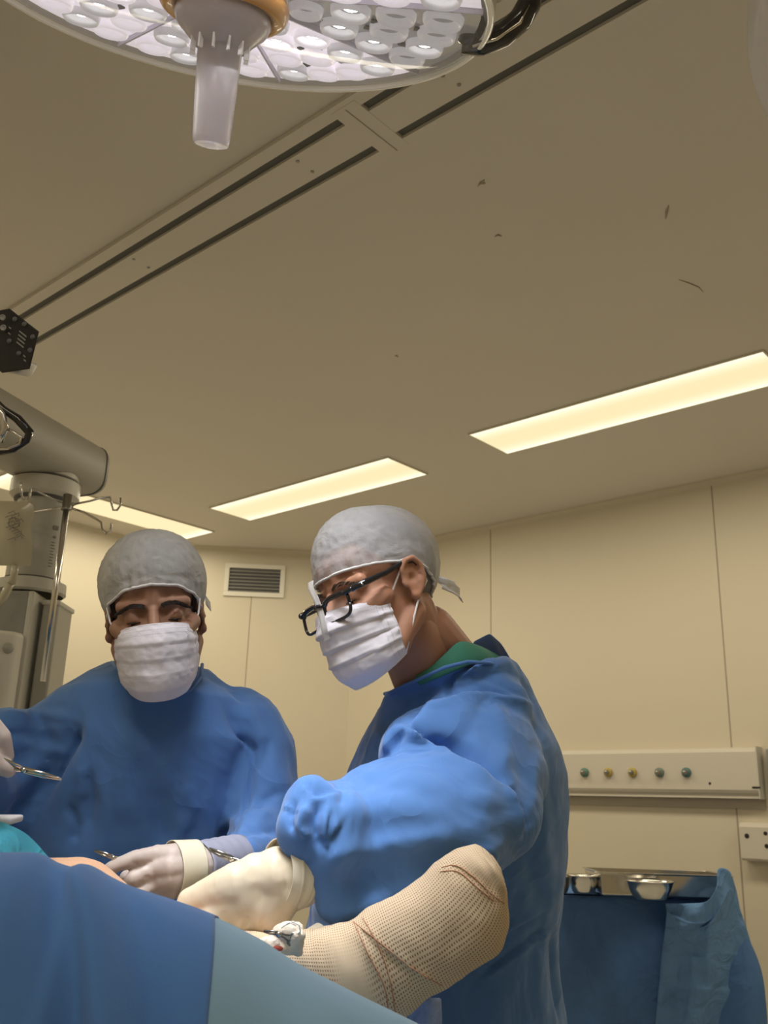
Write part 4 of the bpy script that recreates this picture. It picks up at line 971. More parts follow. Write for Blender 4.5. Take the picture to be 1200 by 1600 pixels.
# ------------------------------------------------------------------ the assistant on the left
HA = Head([[.207, -.961, -.184], [.97, .176, .17], [-.131, -.214, .968]], [-.363, 1.51, 1.5814], .925)
def assistant():
    D = 1.62
    foot = P(240, 1450, D); foot[2] = 0
    root = thing('person', 'person in dark blue surgical gown with grey-white cap and face mask, facing the camera', 'person', foot)
    hip = P(238, 1500, D)
    skel = [[(HA(-.03, 0, -.06), .05), (P(248, 1075, 1.58), .058), (P(240, 1120, 1.62), .08)],
            [(P(180, 1160, D), .10), (P(310, 1160, D), .10)], [(P(238, 1180, D), .12), (P(238, 1350, D), .12), (hip, .125)], [(P(205, 1500, D), .11), (P(280, 1500, D), .11)],
            [(P(385, 1145, D), .05), (P(432, 1262, 1.58), .042), (P(372, 1338, 1.42), .026), (P(310, 1352, 1.32), .024)],
            [(P(95, 1145, D), .05), (P(-30, 1275, 1.52), .042), (P(-75, 1180, 1.35), .034), (P(-70, 1100, 1.22), .027)]]
    for s in (-.09, .09):
        h = hip+np.array([s, 0, -.08]); skel.append([(h, .075), (np.array([h[0], h[1], .50]), .055), (np.array([h[0], h[1]+.02, .09]), .04)])
        a = np.array([h[0], h[1]+.02, .05]); skel.append([(a, .035), (a+np.array([0, -.16, -.015]), .028)])
    me = body_mesh(HA, [(HA(-.03, 0, -.035), .055), (P(250, 1062, 1.57), .058), (P(250, 1100, 1.60), .07)], skel)
    put('body', me, M['skin2'], root); lashes(HA, root); brow(HA, -1, root, M['hair'], -.0040, 190); brow(HA, 1, root, M['hair'], -.0040, 190)
    def he(th):
        a = abs((th+math.pi) % (2*math.pi)-math.pi); return float(np.interp(a, [0, .6, .95, 1.2, 1.45, 1.8, 2.2, math.pi], [.066, .064, .048, -.030, -.034, .025, -.05, -.06]))
    put('hair', G().grid(dome(HA, .0022, he, 90, 30), 90, 30, cu=True), M['hair'], root)
    # beard along the jaw
    g = G(); pp = []; nb, nv = 41, 12
    for i in range(nb):
        a = -1+2*i/(nb-1); ph = a*math.radians(98)
        for j in range(nv):
            v = j/(nv-1); u = -.030*abs(a)**2-.060*(1-abs(a)**2) + (-.060)*v*(1-.15*abs(a)); B = .0705-.012*v; A = .100-.012*v
            pp.append(HA(-.004+(A)*max(0, math.cos(ph))-.02*max(0, -math.cos(ph)), B*math.sin(ph), u-.004))
    put('beard', g.grid(pp, nb, nv), M['hair'], root, solid=.003)
    def ce(th):
        a = abs((th+math.pi) % (2*math.pi)-math.pi); return float(np.interp(a, [0, .5, 1.0, 1.4, 1.8, 2.4, math.pi], [.050, .046, .028, -.002, -.012, -.026, -.030]))
    def bu(th, v): return .003*max(0, math.cos(th))+.012*math.sin(math.pi*min(1, v*1.1))+.004*(1-v)+.004*abs(math.sin(th))**2*v*v
    pts = dome(HA, .006, ce, 120, 36, bulge=bu, amp=.0024, seed=7); cap = put('cap', G().grid(pts, 120, 36, cu=True), M['cap2'], root)
    put('cap_hem', G().tube(edge_tube(pts, 120, 36, 0), .0024, 7), M['hem'], cap)
    pp = []
    for i in range(4):
        for j in range(5): pp.append(HA(.0-.012*i, .088+.006*i*.5, .012+.004*j-.004*i))
    put('cap_tie', G().grid(pp, 4, 5), M['hem'], cap, solid=.001)
    m = make_mask(HA, root, 'mask', seed=5, loops='tie', pleat=.28)
    g = G(); o = lambda l, u: HA(.1115-.9*l*.35, l, u)
    g.tube([o(.028, -.030), o(.034, -.0255), o(.044, -.024), o(.052, -.026), o(.055, -.032), o(.048, -.0335), o(.034, -.0335), o(.028, -.030)], .0006, 5); put('printed_mark', g, M['stitch'], m)
    # gown
    g = G(); secs = [((192, 1044), (306, 1052), .045, 1.66), ((176, 1030), (322, 1046), .062, 1.66), ((140, 1046), (350, 1068), .088, 1.645), ((95, 1072), (385, 1092), .118, 1.62), ((60, 1100), (415, 1125), .125, 1.62), ((55, 1150), (428, 1160), .14, 1.62), ((30, 1230), (405, 1235), .15, D), ((10, 1320), (395, 1320), .155, D),
            ((20, 1420), (392, 1420), .16, D), ((40, 1520), (395, 1520), .165, D)]
    rings = [ring(P(*l, d), P(*r, d), h, 48) for l, r, h, d in secs][0:]
    l, r = P(78, 1540, D), P(398, 1540, D)
    for z, k in ((.7, 1.08), (.36, 1.2)):
        a, b = l.copy(), r.copy(); a[2] = b[2] = z; m_ = (a+b)/2; rings.append(ring(m_+(a-m_)*k, m_+(b-m_)*k, .17*k, 48))
    g.loft(rings)
    g.chain([(P(375, 1135, 1.61), .066), (P(402, 1180, 1.60), .068), (P(412, 1240, 1.57), .066), (P(408, 1290, 1.53), .056), (P(392, 1322, 1.45), .044), (P(374, 1338, 1.40), .036)])
    g.chain([(P(105, 1140, 1.61), .075), (P(50, 1200, 1.57), .085), (P(-20, 1262, 1.52), .075), (P(-50, 1230, 1.42), .058), (P(-72, 1170, 1.33), .048), (P(-74, 1130, 1.27), .036)])
    g.chain([(P(60, 1180, 1.60), .08), (P(10, 1150, 1.52), .05)])
    me = remeshed(g, .0052, 9)
    fl = [([(125, 1130), (98, 1180), (60, 1240), (20, 1290)], 16, -.022, 'ridge'), ([(118, 1138), (92, 1186), (70, 1230)], 7, .008, 'step'),
          ([(140, 1200), (142, 1250), (136, 1300)], 8, -.008, 'ridge'), ([(106, 1255), (118, 1290), (112, 1318)], 7, -.007, 'ridge'), ([(128, 1196), (125, 1250)], 8, .004, 'ridge'),
          ([(350, 1085), (372, 1130), (388, 1170), (380, 1225), (356, 1300), (345, 1330)], 11, -.012, 'ridge'), ([(374, 1145), (392, 1172), (384, 1225), (362, 1290)], 8, .012, 'step'),
          ([(385, 1090), (395, 1130), (408, 1165)], 10, .006, 'ridge'), ([(400, 1210), (415, 1180), (425, 1150)], 8, -.005, 'ridge'),
          ([(290, 1220), (300, 1260), (280, 1310)], 12, .005, 'ridge'), ([(250, 1230), (246, 1280), (262, 1320)], 16, -.005, 'ridge'), ([(210, 1130), (190, 1200), (200, 1290)], 26, .006, 'ridge'),
          ([(350, 1290), (385, 1270), (430, 1272)], 9, .008, 'ridge'), ([(360, 1312), (395, 1296), (440, 1300)], 8, -.007, 'ridge'), ([(395, 1262), (440, 1236)], 8, -.006, 'ridge'),
          ([(0, 1112), (50, 1112), (110, 1122)], 8, .006, 'ridge'), ([(0, 1150), (40, 1145), (90, 1160)], 12, -.007, 'ridge'), ([(40, 1160), (70, 1170), (95, 1176)], 8, .005, 'ridge'),
          ([(322, 1060), (352, 1072), (382, 1098)], 6, .004, 'step')]
    folds(me, fl, .0040, 7, seed=11)
    gown = put('gown', me, M['gown2'], root)
    put('neck_binding', G().tube([P(x, y, d) for x, y, d in ((174, 1035, 1.60), (185, 1050, 1.54), (215, 1078, 1.505), (262, 1088, 1.50), (298, 1078, 1.52), (314, 1058, 1.56), (316, 1038, 1.60))], .003, 8), M['gown2'], gown)
    # left hand: glove, knitted cuff
    A = lambda x, y, d=1.30: P(x, y, d)
    K = [(246, 1335, 1.285), (240, 1358, 1.275), (243, 1379, 1.275), (252, 1396, 1.285)]; Wr = [(292, 1343, 1.30), (292, 1352, 1.29), (292, 1361, 1.29), (290, 1370, 1.30)]
    palm = [[(A(*w_), .0205), (A((w_[0]+k[0])/2, (w_[1]+k[1])/2, k[2]), .0185), (A(*k), .0135)] for w_, k in zip(Wr, K)]
    fing = [[(A(*K[0]), .0120), (A(214, 1340, 1.268), .0108), (A(190, 1349, 1.262), .0098), (A(172, 1357, 1.258), .0086)],
            [(A(*K[1]), .0122), (A(208, 1373, 1.258), .0106), (A(198, 1386, 1.262), .0096), (A(211, 1398, 1.272), .0087)],
            [(A(*K[2]), .0120), (A(217, 1397, 1.258), .0102), (A(212, 1410, 1.266), .0094), (A(226, 1418, 1.275), .008)],
            [(A(*K[3]), .0112), (A(232, 1405, 1.268), .0090), (A(228, 1416, 1.275), .0082), (A(238, 1422, 1.283), .0075)]]
    thumb = [(A(285, 1348, 1.325), .016), (A(255, 1352, 1.330), .0125), (A(222, 1362, 1.318), .0105), (A(196, 1370, 1.305), .009)]
    hand = make_hand(palm, fing, thumb, [[(A(312, 1352, 1.315), .029), (A(280, 1358, 1.30), .028)]], .0022)
    folds(hand, [([(205, 1345), (214, 1352)], 3, -.001, 'ridge'), ([(232, 1366), (238, 1372), (232, 1382)], 3, .0015, 'ridge'), ([(225, 1372), (236, 1368)], 2.5, -.0015, 'ridge')], .0006, 30)
    gv = put('glove', hand, M['glove2'], root)
    def cone(p0, r0, p1, r1, m, nm, par, rib=0):
        ax_ = p1-p0; L = np.linalg.norm(ax_); pr = [(L*t, r0+(r1-r0)*t+.0006*math.sin(t*rib)) for t in np.linspace(0, 1, 20)]; return put(nm, G().lathe(p0, ax_, pr, 44), m, par, solid=.0012)
    tag(cone(A(269, 1358, 1.290), .0372, A(308, 1353, 1.312), .0345, M['cuff'], 'glove_cuff', gv), 'pale cream glove cuff')
    tag(cone(A(306, 1353, 1.311), .0318, A(372, 1341, 1.392), .0335, M['cuffgrey'], 'knitted_cuff', gown, 30), 'grey knitted cuff')
    # right hand at the edge of the view, holding an instrument
    B = lambda x, y, d=1.2: P(x, y, d)
    hand = make_hand([[(B(-62, 1108), .022), (B(-18-9*i, 1128+3*i, 1.19+.012*i), .0135)] for i in range(4)],
        [[(B(-18-9*i, 1128+3*i, 1.19+.012*i), .0125), (B(3-7*i, 1152+2*i, 1.185+.012*i), .0115), (B(9-8*i, 1182+2*i, 1.19+.012*i), .0105), (B(4-9*i, 1200, 1.20+.012*i), .0092)] for i in range(4)],
        [(B(-55, 1130, 1.17), .017), (B(-28, 1170, 1.165), .0135), (B(-4, 1196, 1.172), .0112), (B(14, 1203, 1.18), .0098)], [[(B(-72, 1095, 1.22), .028), (B(-55, 1112, 1.2), .026)]], .0024)
    put('glove', hand, M['glove2'], root)
    cone(B(-66, 1104, 1.21), .034, B(-74, 1128, 1.27), .033, M['cuff'], 'glove_cuff', gown)
assistant()

# ------------------------------------------------------------------ the patient, covered; one leg and a wrapped foot show
TZ = .93                                                 # mattress top
def patient():
    root = thing('person', 'patient lying covered by blue drapes, foot wrapped in gauze bandage raised at the end', 'person', P(300, 1560, 1.12)*np.array([1, 1, 0])+np.array([0, 0, TZ]))
    # silhouette of the bandaged leg and foot: upper edge and lower edge in matching steps
    up = [(330, 1452), (400, 1462), (440, 1462), (480, 1456), (512, 1450), (548, 1440), (572, 1424), (600, 1408), (632, 1392), (660, 1372), (684, 1348), (706, 1334), (728, 1325), (746, 1321)]
    lo = [(330, 1530), (400, 1525), (440, 1545), (470, 1562), (505, 1590), (545, 1612), (600, 1612), (632, 1585), (665, 1558), (700, 1536), (745, 1505), (778, 1482), (791, 1440), (787, 1390)]
    up = interp_path(up, 90); lo = interp_path(lo, 90); rings = []; N = 56; d = 1.12
    for i in range(90):
        t = i/89; a, b = P(*up[i], d), P(*lo[i], d); w_ = np.linalg.norm(a-b)
        half = np.interp(t, [0, .2, .4, .6, .8, 1], [.036, .036, .038, .042, .046, .040])
        rings.append(ring(a, b, half, N, power=2.25))
    a, b = P(*up[-1], d), P(*lo[-1], d); m_ = P(772, 1348, d)
    for k in (.80, .5, .15):
        c = m_*(1-k)+(a+b)/2*k; off = (P(778, 1338, d)-(a+b)/2)*(1-k)*.25; rings.append(ring(c+(a-(a+b)/2)*k**.6+off, c+(b-(a+b)/2)*k**.6+off, .040*k**.5, N, power=2.2))
    nr = len(rings)
    # toes make soft lobes at the tip
    g = G().loft(rings); me = mesh_of(g, 'bandage')
    uvl = me.uv_layers.new(name='weave')
    for p in me.polygons:
        for li in p.loop_indices:
            vi = me.loops[li].vertex_index; r_, c_ = divmod(vi, N)
            if c_ == 0 and any((me.loops[x].vertex_index % N) == N-1 for x in p.loop_indices): c_ = N
            uvl.data[li].uv = (r_*1.44, c_*1.35)
    pl = me.attributes.new('plain', 'FLOAT', 'POINT'); vals = []
    for v_ in me.vertices:
        x, y = pix(np.array(v_.co)); a = math.exp(-(((x-548-(y-1520)*.35)/30)**4+((y-1530)/72)**4)); b_ = math.exp(-(((x-752)/34)**4+((y-1352-(x-752)*.55)/24)**4)); vals.append(max(a, .75*b_))
    pl.data.foreach_set('value', vals)
    thr = [[(565, 1432), (582, 1460), (600, 1500), (612, 1545), (618, 1588)], [(552, 1440), (590, 1470), (640, 1510), (690, 1540)], [(690, 1356), (712, 1352), (740, 1370), (765, 1394), (788, 1412)], [(688, 1362), (716, 1362), (745, 1386), (772, 1408)], [(552, 1440), (575, 1490), (600, 1540), (608, 1590)]]
    fl = [(t, 3.5, .0022, 'ridge') for t in thr]+[([(470, 1460), (478, 1500), (500, 1560)], 5, .002, 'ridge'), ([(510, 1452), (505, 1490), (520, 1550)], 4, -.002, 'ridge'), ([(495, 1456), (492, 1500), (505, 1560)], 4, .0018, 'ridge'),
         ([(560, 1450), (640, 1525), (660, 1550)], 5, -.002, 'ridge'), ([(740, 1330), (760, 1350), (772, 1390)], 5, -.003, 'ridge'), ([(764, 1345), (779, 1370), (786, 1396)], 4, .003, 'ridge'), ([(700, 1350), (745, 1375), (785, 1412)], 10, -.004, 'ridge'),
         ([(760, 1420), (740, 1470), (700, 1520)], 18, .003, 'ridge')]
    for k in range(9): fl.append(([(575+k*9, 1445+k*4), (600+k*9, 1500+k*5), (640+k*5, 1560+k*2)], 2.2, .0009*(1 if k % 2 else -1), 'ridge'))
    folds(me, fl, .0012, 22, seed=4)
    # body: covered torso, both legs
    g = G(); X = lambda x, y, z: np.array([x, y, z])
    knee = P(110, 1452, 1.18); hipc = X(-1.05, .98, TZ+.13)
    g.chain([(hipc, .10), (knee+X(-.14, 0, -.0), .080), (P(116, 1420, 1.16), .061)]); g.chain([(P(116, 1420, 1.16), .061), (P(200, 1480, 1.14), .052), (P(330, 1508, 1.13), .042), (P(420, 1505, 1.12), .034), (P(540, 1530, 1.12), .032)])
    g.chain([(P(530, 1530, 1.12), .034), (P(575, 1560, 1.12), .034), (P(640, 1480, 1.12), .032), (P(735, 1400, 1.12), .030)])
    g.chain([(X(-1.05, .80, TZ+.13), .10), (X(-.66, .84, TZ+.11), .075), (X(-.34, .88, TZ+.07), .055), (X(-.14, .90, TZ+.05), .035), (X(-.12, .90, TZ+.12), .026)])
    g.chain([(hipc, .11), (X(-1.05, .74, TZ+.13), .11)]); g.chain([(X(-1.05, .86, TZ+.12), .13), (X(-1.45, .86, TZ+.13), .14)]); g.capsule(X(-1.74, .86, TZ+.09), .085, X(-1.78, .86, TZ+.09), .085); g.capsule(X(-1.5, .86, TZ+.1), .06, X(-1.7, .86, TZ+.09), .055)
    body = remeshed(g, .006, 8); put('body', body, M['pskin'], root)
    bd = put('bandage', me, M['gauze'], root)
    co, no = arrays(me)
    D_ = (co+base_of(root))-CAM; zz_ = D_@FW; px_ = 600+F*(D_@RT)/zz_; py_ = 800-F*(D_@UP)/zz_; fc = (no*D_).sum(1) < 0
    def on_surface(x, y):                                # front point of the bandage under a pixel
        s_ = np.where(fc, (px_-x)**2+(py_-y)**2, 1e9); k_ = np.argsort(s_)[:8]; w_ = 1/(s_[k_]+4)
        return P(x, y, float((zz_[k_]*w_).sum()/w_.sum())-.0012)
    g = G()
    for t in thr:
        q = interp_path(t, 16); g.tube([on_surface(*p) for p in q], .0007, 5)
    put('edge_thread', g, M['thread'], bd)
patient()
def swab():
    g = G(); rnd = random.Random(2)
    c = P(440, 1474, 1.06)
    for k in range(9): g.capsule(c+np.array([rnd.uniform(-.024, .02), rnd.uniform(-.01, .01), rnd.uniform(-.010, .012)]), rnd.uniform(.006, .011), c+np.array([rnd.uniform(-.02, .02), rnd.uniform(-.01, .01), rnd.uniform(-.012, .016)]), rnd.uniform(.005, .010), 10, 3)
    g.capsule(P(405, 1474, 1.06), .006, P(440, 1482, 1.055), .009)
    g.capsule(P(442, 1455, 1.06), .010, P(458, 1452, 1.06), .008)
    me = remeshed(g, .0018, 1); co, no = arrays(me)
    o = np.array([.0014*noise.noise(Vector(v*170))+.0005*noise.noise(Vector(v*600)) for v in co]); me.vertices.foreach_set('co', (co+no*o[:, None]).ravel())
    t = put('gauze_swab', me, M['cotton']); tag(t, 'crumpled white gauze swab lying beside the ankle of the bandaged foot', 'swab')
    g = G().tube([P(448, 1444, 1.05), P(458, 1440, 1.048), P(468, 1446, 1.048), P(469, 1456, 1.05), P(462, 1462, 1.05)], .0009, 5); g.tube([P(440, 1450, 1.05), P(452, 1441, 1.046), P(462, 1446, 1.048)], .0007, 5); put('loose_thread', g, M['elastic'], t)
    g = G().ell(P(434, 1482, 1.043), [np.array([.006, 0, 0]), np.array([0, .002, 0]), np.array([0, 0, .003])], 12, 8); put('stain', g, M['red'], t)
swab()

# ------------------------------------------------------------------ instruments
def instrument(tip, joint, end, label, name='forceps', wid=.0028, open_=.0, cat='forceps', m='steel', curve=0, rs=1.0):
    c = (tip+end)/2; t = thing(name, label, cat, joint)
    ax_ = end-tip; ax_ /= np.linalg.norm(ax_); sd = np.cross(ax_, FW); sd /= np.linalg.norm(sd)
    for s in (-1, 1):
        j1 = tip+sd*s*(.0007+open_); mid = (tip+joint)/2+sd*(s*(.0018+open_*.5)+curve)
        put('jaw', G().tube([j1, mid, joint+sd*s*.001], [.0009, wid*.75, wid], 8), M[m], t)
        e1 = joint+(end-joint)*.55+sd*s*.006*rs; e2 = end+sd*s*.012*rs
        put('shank', G().tube([joint+sd*s*.001, e1, e2], [wid*.9, wid*.7, wid*.7], 8), M[m], t)
        rc = e2+ax_*.013*rs; pts = [rc+(ax_*math.cos(a)+sd*math.sin(a))*.012*rs for a in np.linspace(math.pi, 3*math.pi, 18)]
        put('finger_ring', G().tube(pts, .0019, 8), M[m], t)
    put('joint_screw', G().lathe(joint-FW*.002, -FW, ((0, .0032), (.0016, .0030), (.002, 0)), 14), M['steel'], t)
instrument(P(96, 1218, 1.19), P(38, 1203, 1.18), P(-25, 1186, 1.17), 'gold-tinted steel scissors pointing right, held in the gloved hand at the left edge', 'surgical_scissors', .0030, .0, 'scissors', 'steel')
instrument(P(148, 1329, 1.265), P(178, 1340, 1.262), P(262, 1372, 1.24+.06), 'thin bright steel forceps under the index finger of the grey gloved hand', 'forceps', .0022)
instrument(P(326, 1326, 1.20), P(362, 1342, 1.195), P(440, 1385, 1.22), 'dark steel needle holder with pointed tip behind the cream gloved hand', 'needle_holder', .0030, .0005, 'needle holder', 'steel_dark')
instrument(P(412, 1455, 1.045), P(436, 1459, 1.043), P(452, 1466, 1.052), 'small dark clamp resting across the gauze swab', 'clamp', .0014, .0, 'clamp', 'steel_dark', rs=.28)

# ------------------------------------------------------------------ the table and its drapes
def operating_table():
    t = thing('operating_table', 'operating table hidden under the blue patient drapes', 'operating table', (-.72, .90, 0))
    def b(nm, x0, x1, y0, y1, z0, z1, m, bev=.02): put(nm, G().box((x0, y0, z0), (x1-x0, 0, 0), (0, y1-y0, 0), (0, 0, z1-z0)), M[m], t, bevel=bev, seg=3, smooth=False)
    b('mattress', -1.95, .06, .62, 1.16, TZ-.08, TZ-.003, 'mattress', .025); b('top_frame', -1.93, .04, .64, 1.14, TZ-.13, TZ-.08, 'lgrey', .006)
    b('column', -.95, -.55, .75, 1.05, .14, TZ-.13, 'white'); b('base', -1.35, -.15, .65, 1.15, 0, .14, 'white', .03)
operating_table()
RIDGE = [(-420, 1330), (-200, 1322), (-60, 1326), (0, 1333), (50, 1334), (82, 1349), (108, 1356), (125, 1351), (145, 1359), (165, 1371), (200, 1387), (265, 1408), (330, 1432), (400, 1466), (440, 1492), (480, 1516), (560, 1556), (650, 1600), (720, 1636), (760, 1672)]
def front_drape():
    n = 190; r = interp_path(RIDGE, n); RD = .86
    Pt = np.array([P(x, y, RD+.0*x) for x, y in r])
    xs = r[:, 0]
    prof = [(.34, -.30), (.30, -.24), (.22, -.15), (.14, -.075), (.08, -.032), (.035, -.008), (0, 0), (-.03, -.006), (-.06, -.022), (-.10, -.060), (-.14, -.115), (-.18, -.19), (-.205, -.27), (-.22, -.36), (-.23, -.48), (-.235, -.62), (-.24, -.74)]
    # refine the profile
    pt = np.array(prof); tt = np.linspace(0, len(prof)-1, 84); py_ = np.interp(tt, range(len(prof)), pt[:, 0]); pz_ = np.interp(tt, range(len(prof)), pt[:, 1])
    k_ = np.ones(7)/7; py_ = np.r_[py_[:3], np.convolve(py_, k_, 'valid'), py_[-3:]]; pz_ = np.r_[pz_[:3], np.convolve(pz_, k_, 'valid'), pz_[-3:]]
    j0 = int(np.argmax(pz_)); pz_ = pz_-pz_[j0]; py_ = py_-py_[j0]
    def build(i0, i1, name, m, gap=0):
        pts = []
        for i in range(i0, i1):
            b_ = Pt[i]
            for j in range(84):
                dz = pz_[j]; y = b_[1]+py_[j]; z = b_[2]+dz
                if j < j0: z = max(z, TZ+.012)
                fall = max(0, min(1, (j-j0)/40)); X_ = b_[0]
                x_px = xs[i]
                # folds running down the front
                fy = 0
                for cx, wd, h, sl in ((118, 36, .030, 1.5), (60, 40, -.022, 1.7), (175, 44, -.016, 1.5), (260, 50, .012, 1.0), (-40, 50, .032, 1.9), (-100, 40, -.020, 1.8), (500, 60, .016, .3), (400, 50, -.010, .2), (-200, 70, -.02, .8)):
                    cc_ = cx+sl*130*fall; fy += h*math.exp(-((x_px-cc_)/wd)**2)*(.35+fall)*min(1, max(0, (j-j0+3)/8))
                fy += .004*noise.noise(Vector((x_px/90, j/14, 3)))*min(1, max(0, (j-j0)/12))
                pts.append((X_+.045*fall, y-fy, z-gap))
        o = put(name, G().grid(pts, i1-i0, 84), m, solid=.0015); return o
    k = int(np.argmin(abs(xs-326)))
    o = build(0, k+2, 'patient_drape', M['drape']); tag(o, 'dark blue surgical drape over the patient, filling the lower left foreground', 'drape')
    o = build(k, n, 'patient_drape', M['drape_teal'], .0016); tag(o, 'pale teal surgical drape sheet adjoining the dark blue one in the foreground', 'drape')
    # blue sheet lying on the mattress under the leg
    g = G(); pts = []; nx, ny = 60, 50
    for i in range(nx):
        u = i/(nx-1); x = -1.97+u*2.06
        for j in range(ny):
            v = j/(ny-1); s = -.42+v*1.38
            y = .60+min(max(s, 0), .58); z = TZ+.001+.002*noise.noise(Vector((x*6, s*9, 0)))
            if s < 0: z = TZ+s; y = .60+.012*math.sin(x*22)*min(1, -s*8)-.012
            if s > .58: z = TZ-(s-.58); y = 1.18+.012*math.sin(x*24)*min(1, (s-.58)*8)+.012
            pts.append((x, y, z))
    g.grid(pts, nx, ny); tag(put('table_sheet', g, M['drape'], solid=.0012), 'blue sheet spread flat over the mattress beneath the leg', 'sheet')
front_drape()
def turquoise():
    g = G(); pts = []; nx, ny = 60, 40
    top = interp_path([(-260, 1268), (-120, 1270), (-40, 1278), (0, 1284), (20, 1291), (42, 1302), (58, 1318), (72, 1334), (92, 1352), (120, 1385), (150, 1430)], nx)
    for i in range(nx):
        b_ = P(*top[i], 1.20)
        for j in range(ny):
            v = j/(ny-1); s = (v-.42); y = b_[1]+(s*.5 if s < 0 else s*.3); z = b_[2]-1.1*max(0, s)**1.3-(abs(min(0, s))**1.6)*.9
            q = Vector((top[i][0]/42, s*9, 1)); f = .022*(.5-abs(noise.noise(q))*2.4)+.005*math.sin(top[i][0]/13+s*14); z += f*min(1, abs(s)*7)-(.004 if s < 0 else 0)*0
            pts.append((b_[0], y-2.2*f*min(1, abs(s)*7+.15), max(z, TZ+.01)))
    g.grid(pts, nx, ny); o = put('turquoise_drape', g, M['turquoise'], solid=.002); tag(o, 'bright turquoise plastic drape bunched behind the dark blue drape', 'drape')
    g = G(); g.grid([P(-60+80*i/7, 1268+6*i/7+ (18 if j else 0) -.0*i, 1.215+.004*math.sin(i)) for i in range(8) for j in range(2)], 8, 2)
    c = P(-20, 1277, 1.21); g = G().box(P(-70, 1290, 1.19), P(14, 1290, 1.21)-P(-70, 1290, 1.19), np.array([0, .05, .004]), P(16, 1278, 1.21)-P(14, 1290, 1.21)); tag(put('folded_towel', g, M['elastic'], bevel=.003), 'white folded towel edge lying on the turquoise drape', 'towel')
turquoise()
def pad():
    g = G(); pts = []
    for i in range(16):
        for j in range(20):
            u, v = i/15, j/19; x = 640+(48+10*v)*u; y = 1560+v*150; pts.append(P(x, y, 1.17+.02*v+.008*math.sin(u*7+v*4)))
    tag(put('absorbent_pad', g.grid(pts, 16, 20), M['padblue'], solid=.003), 'pale blue quilted pad hanging below the heel of the bandaged foot', 'pad')
pad()

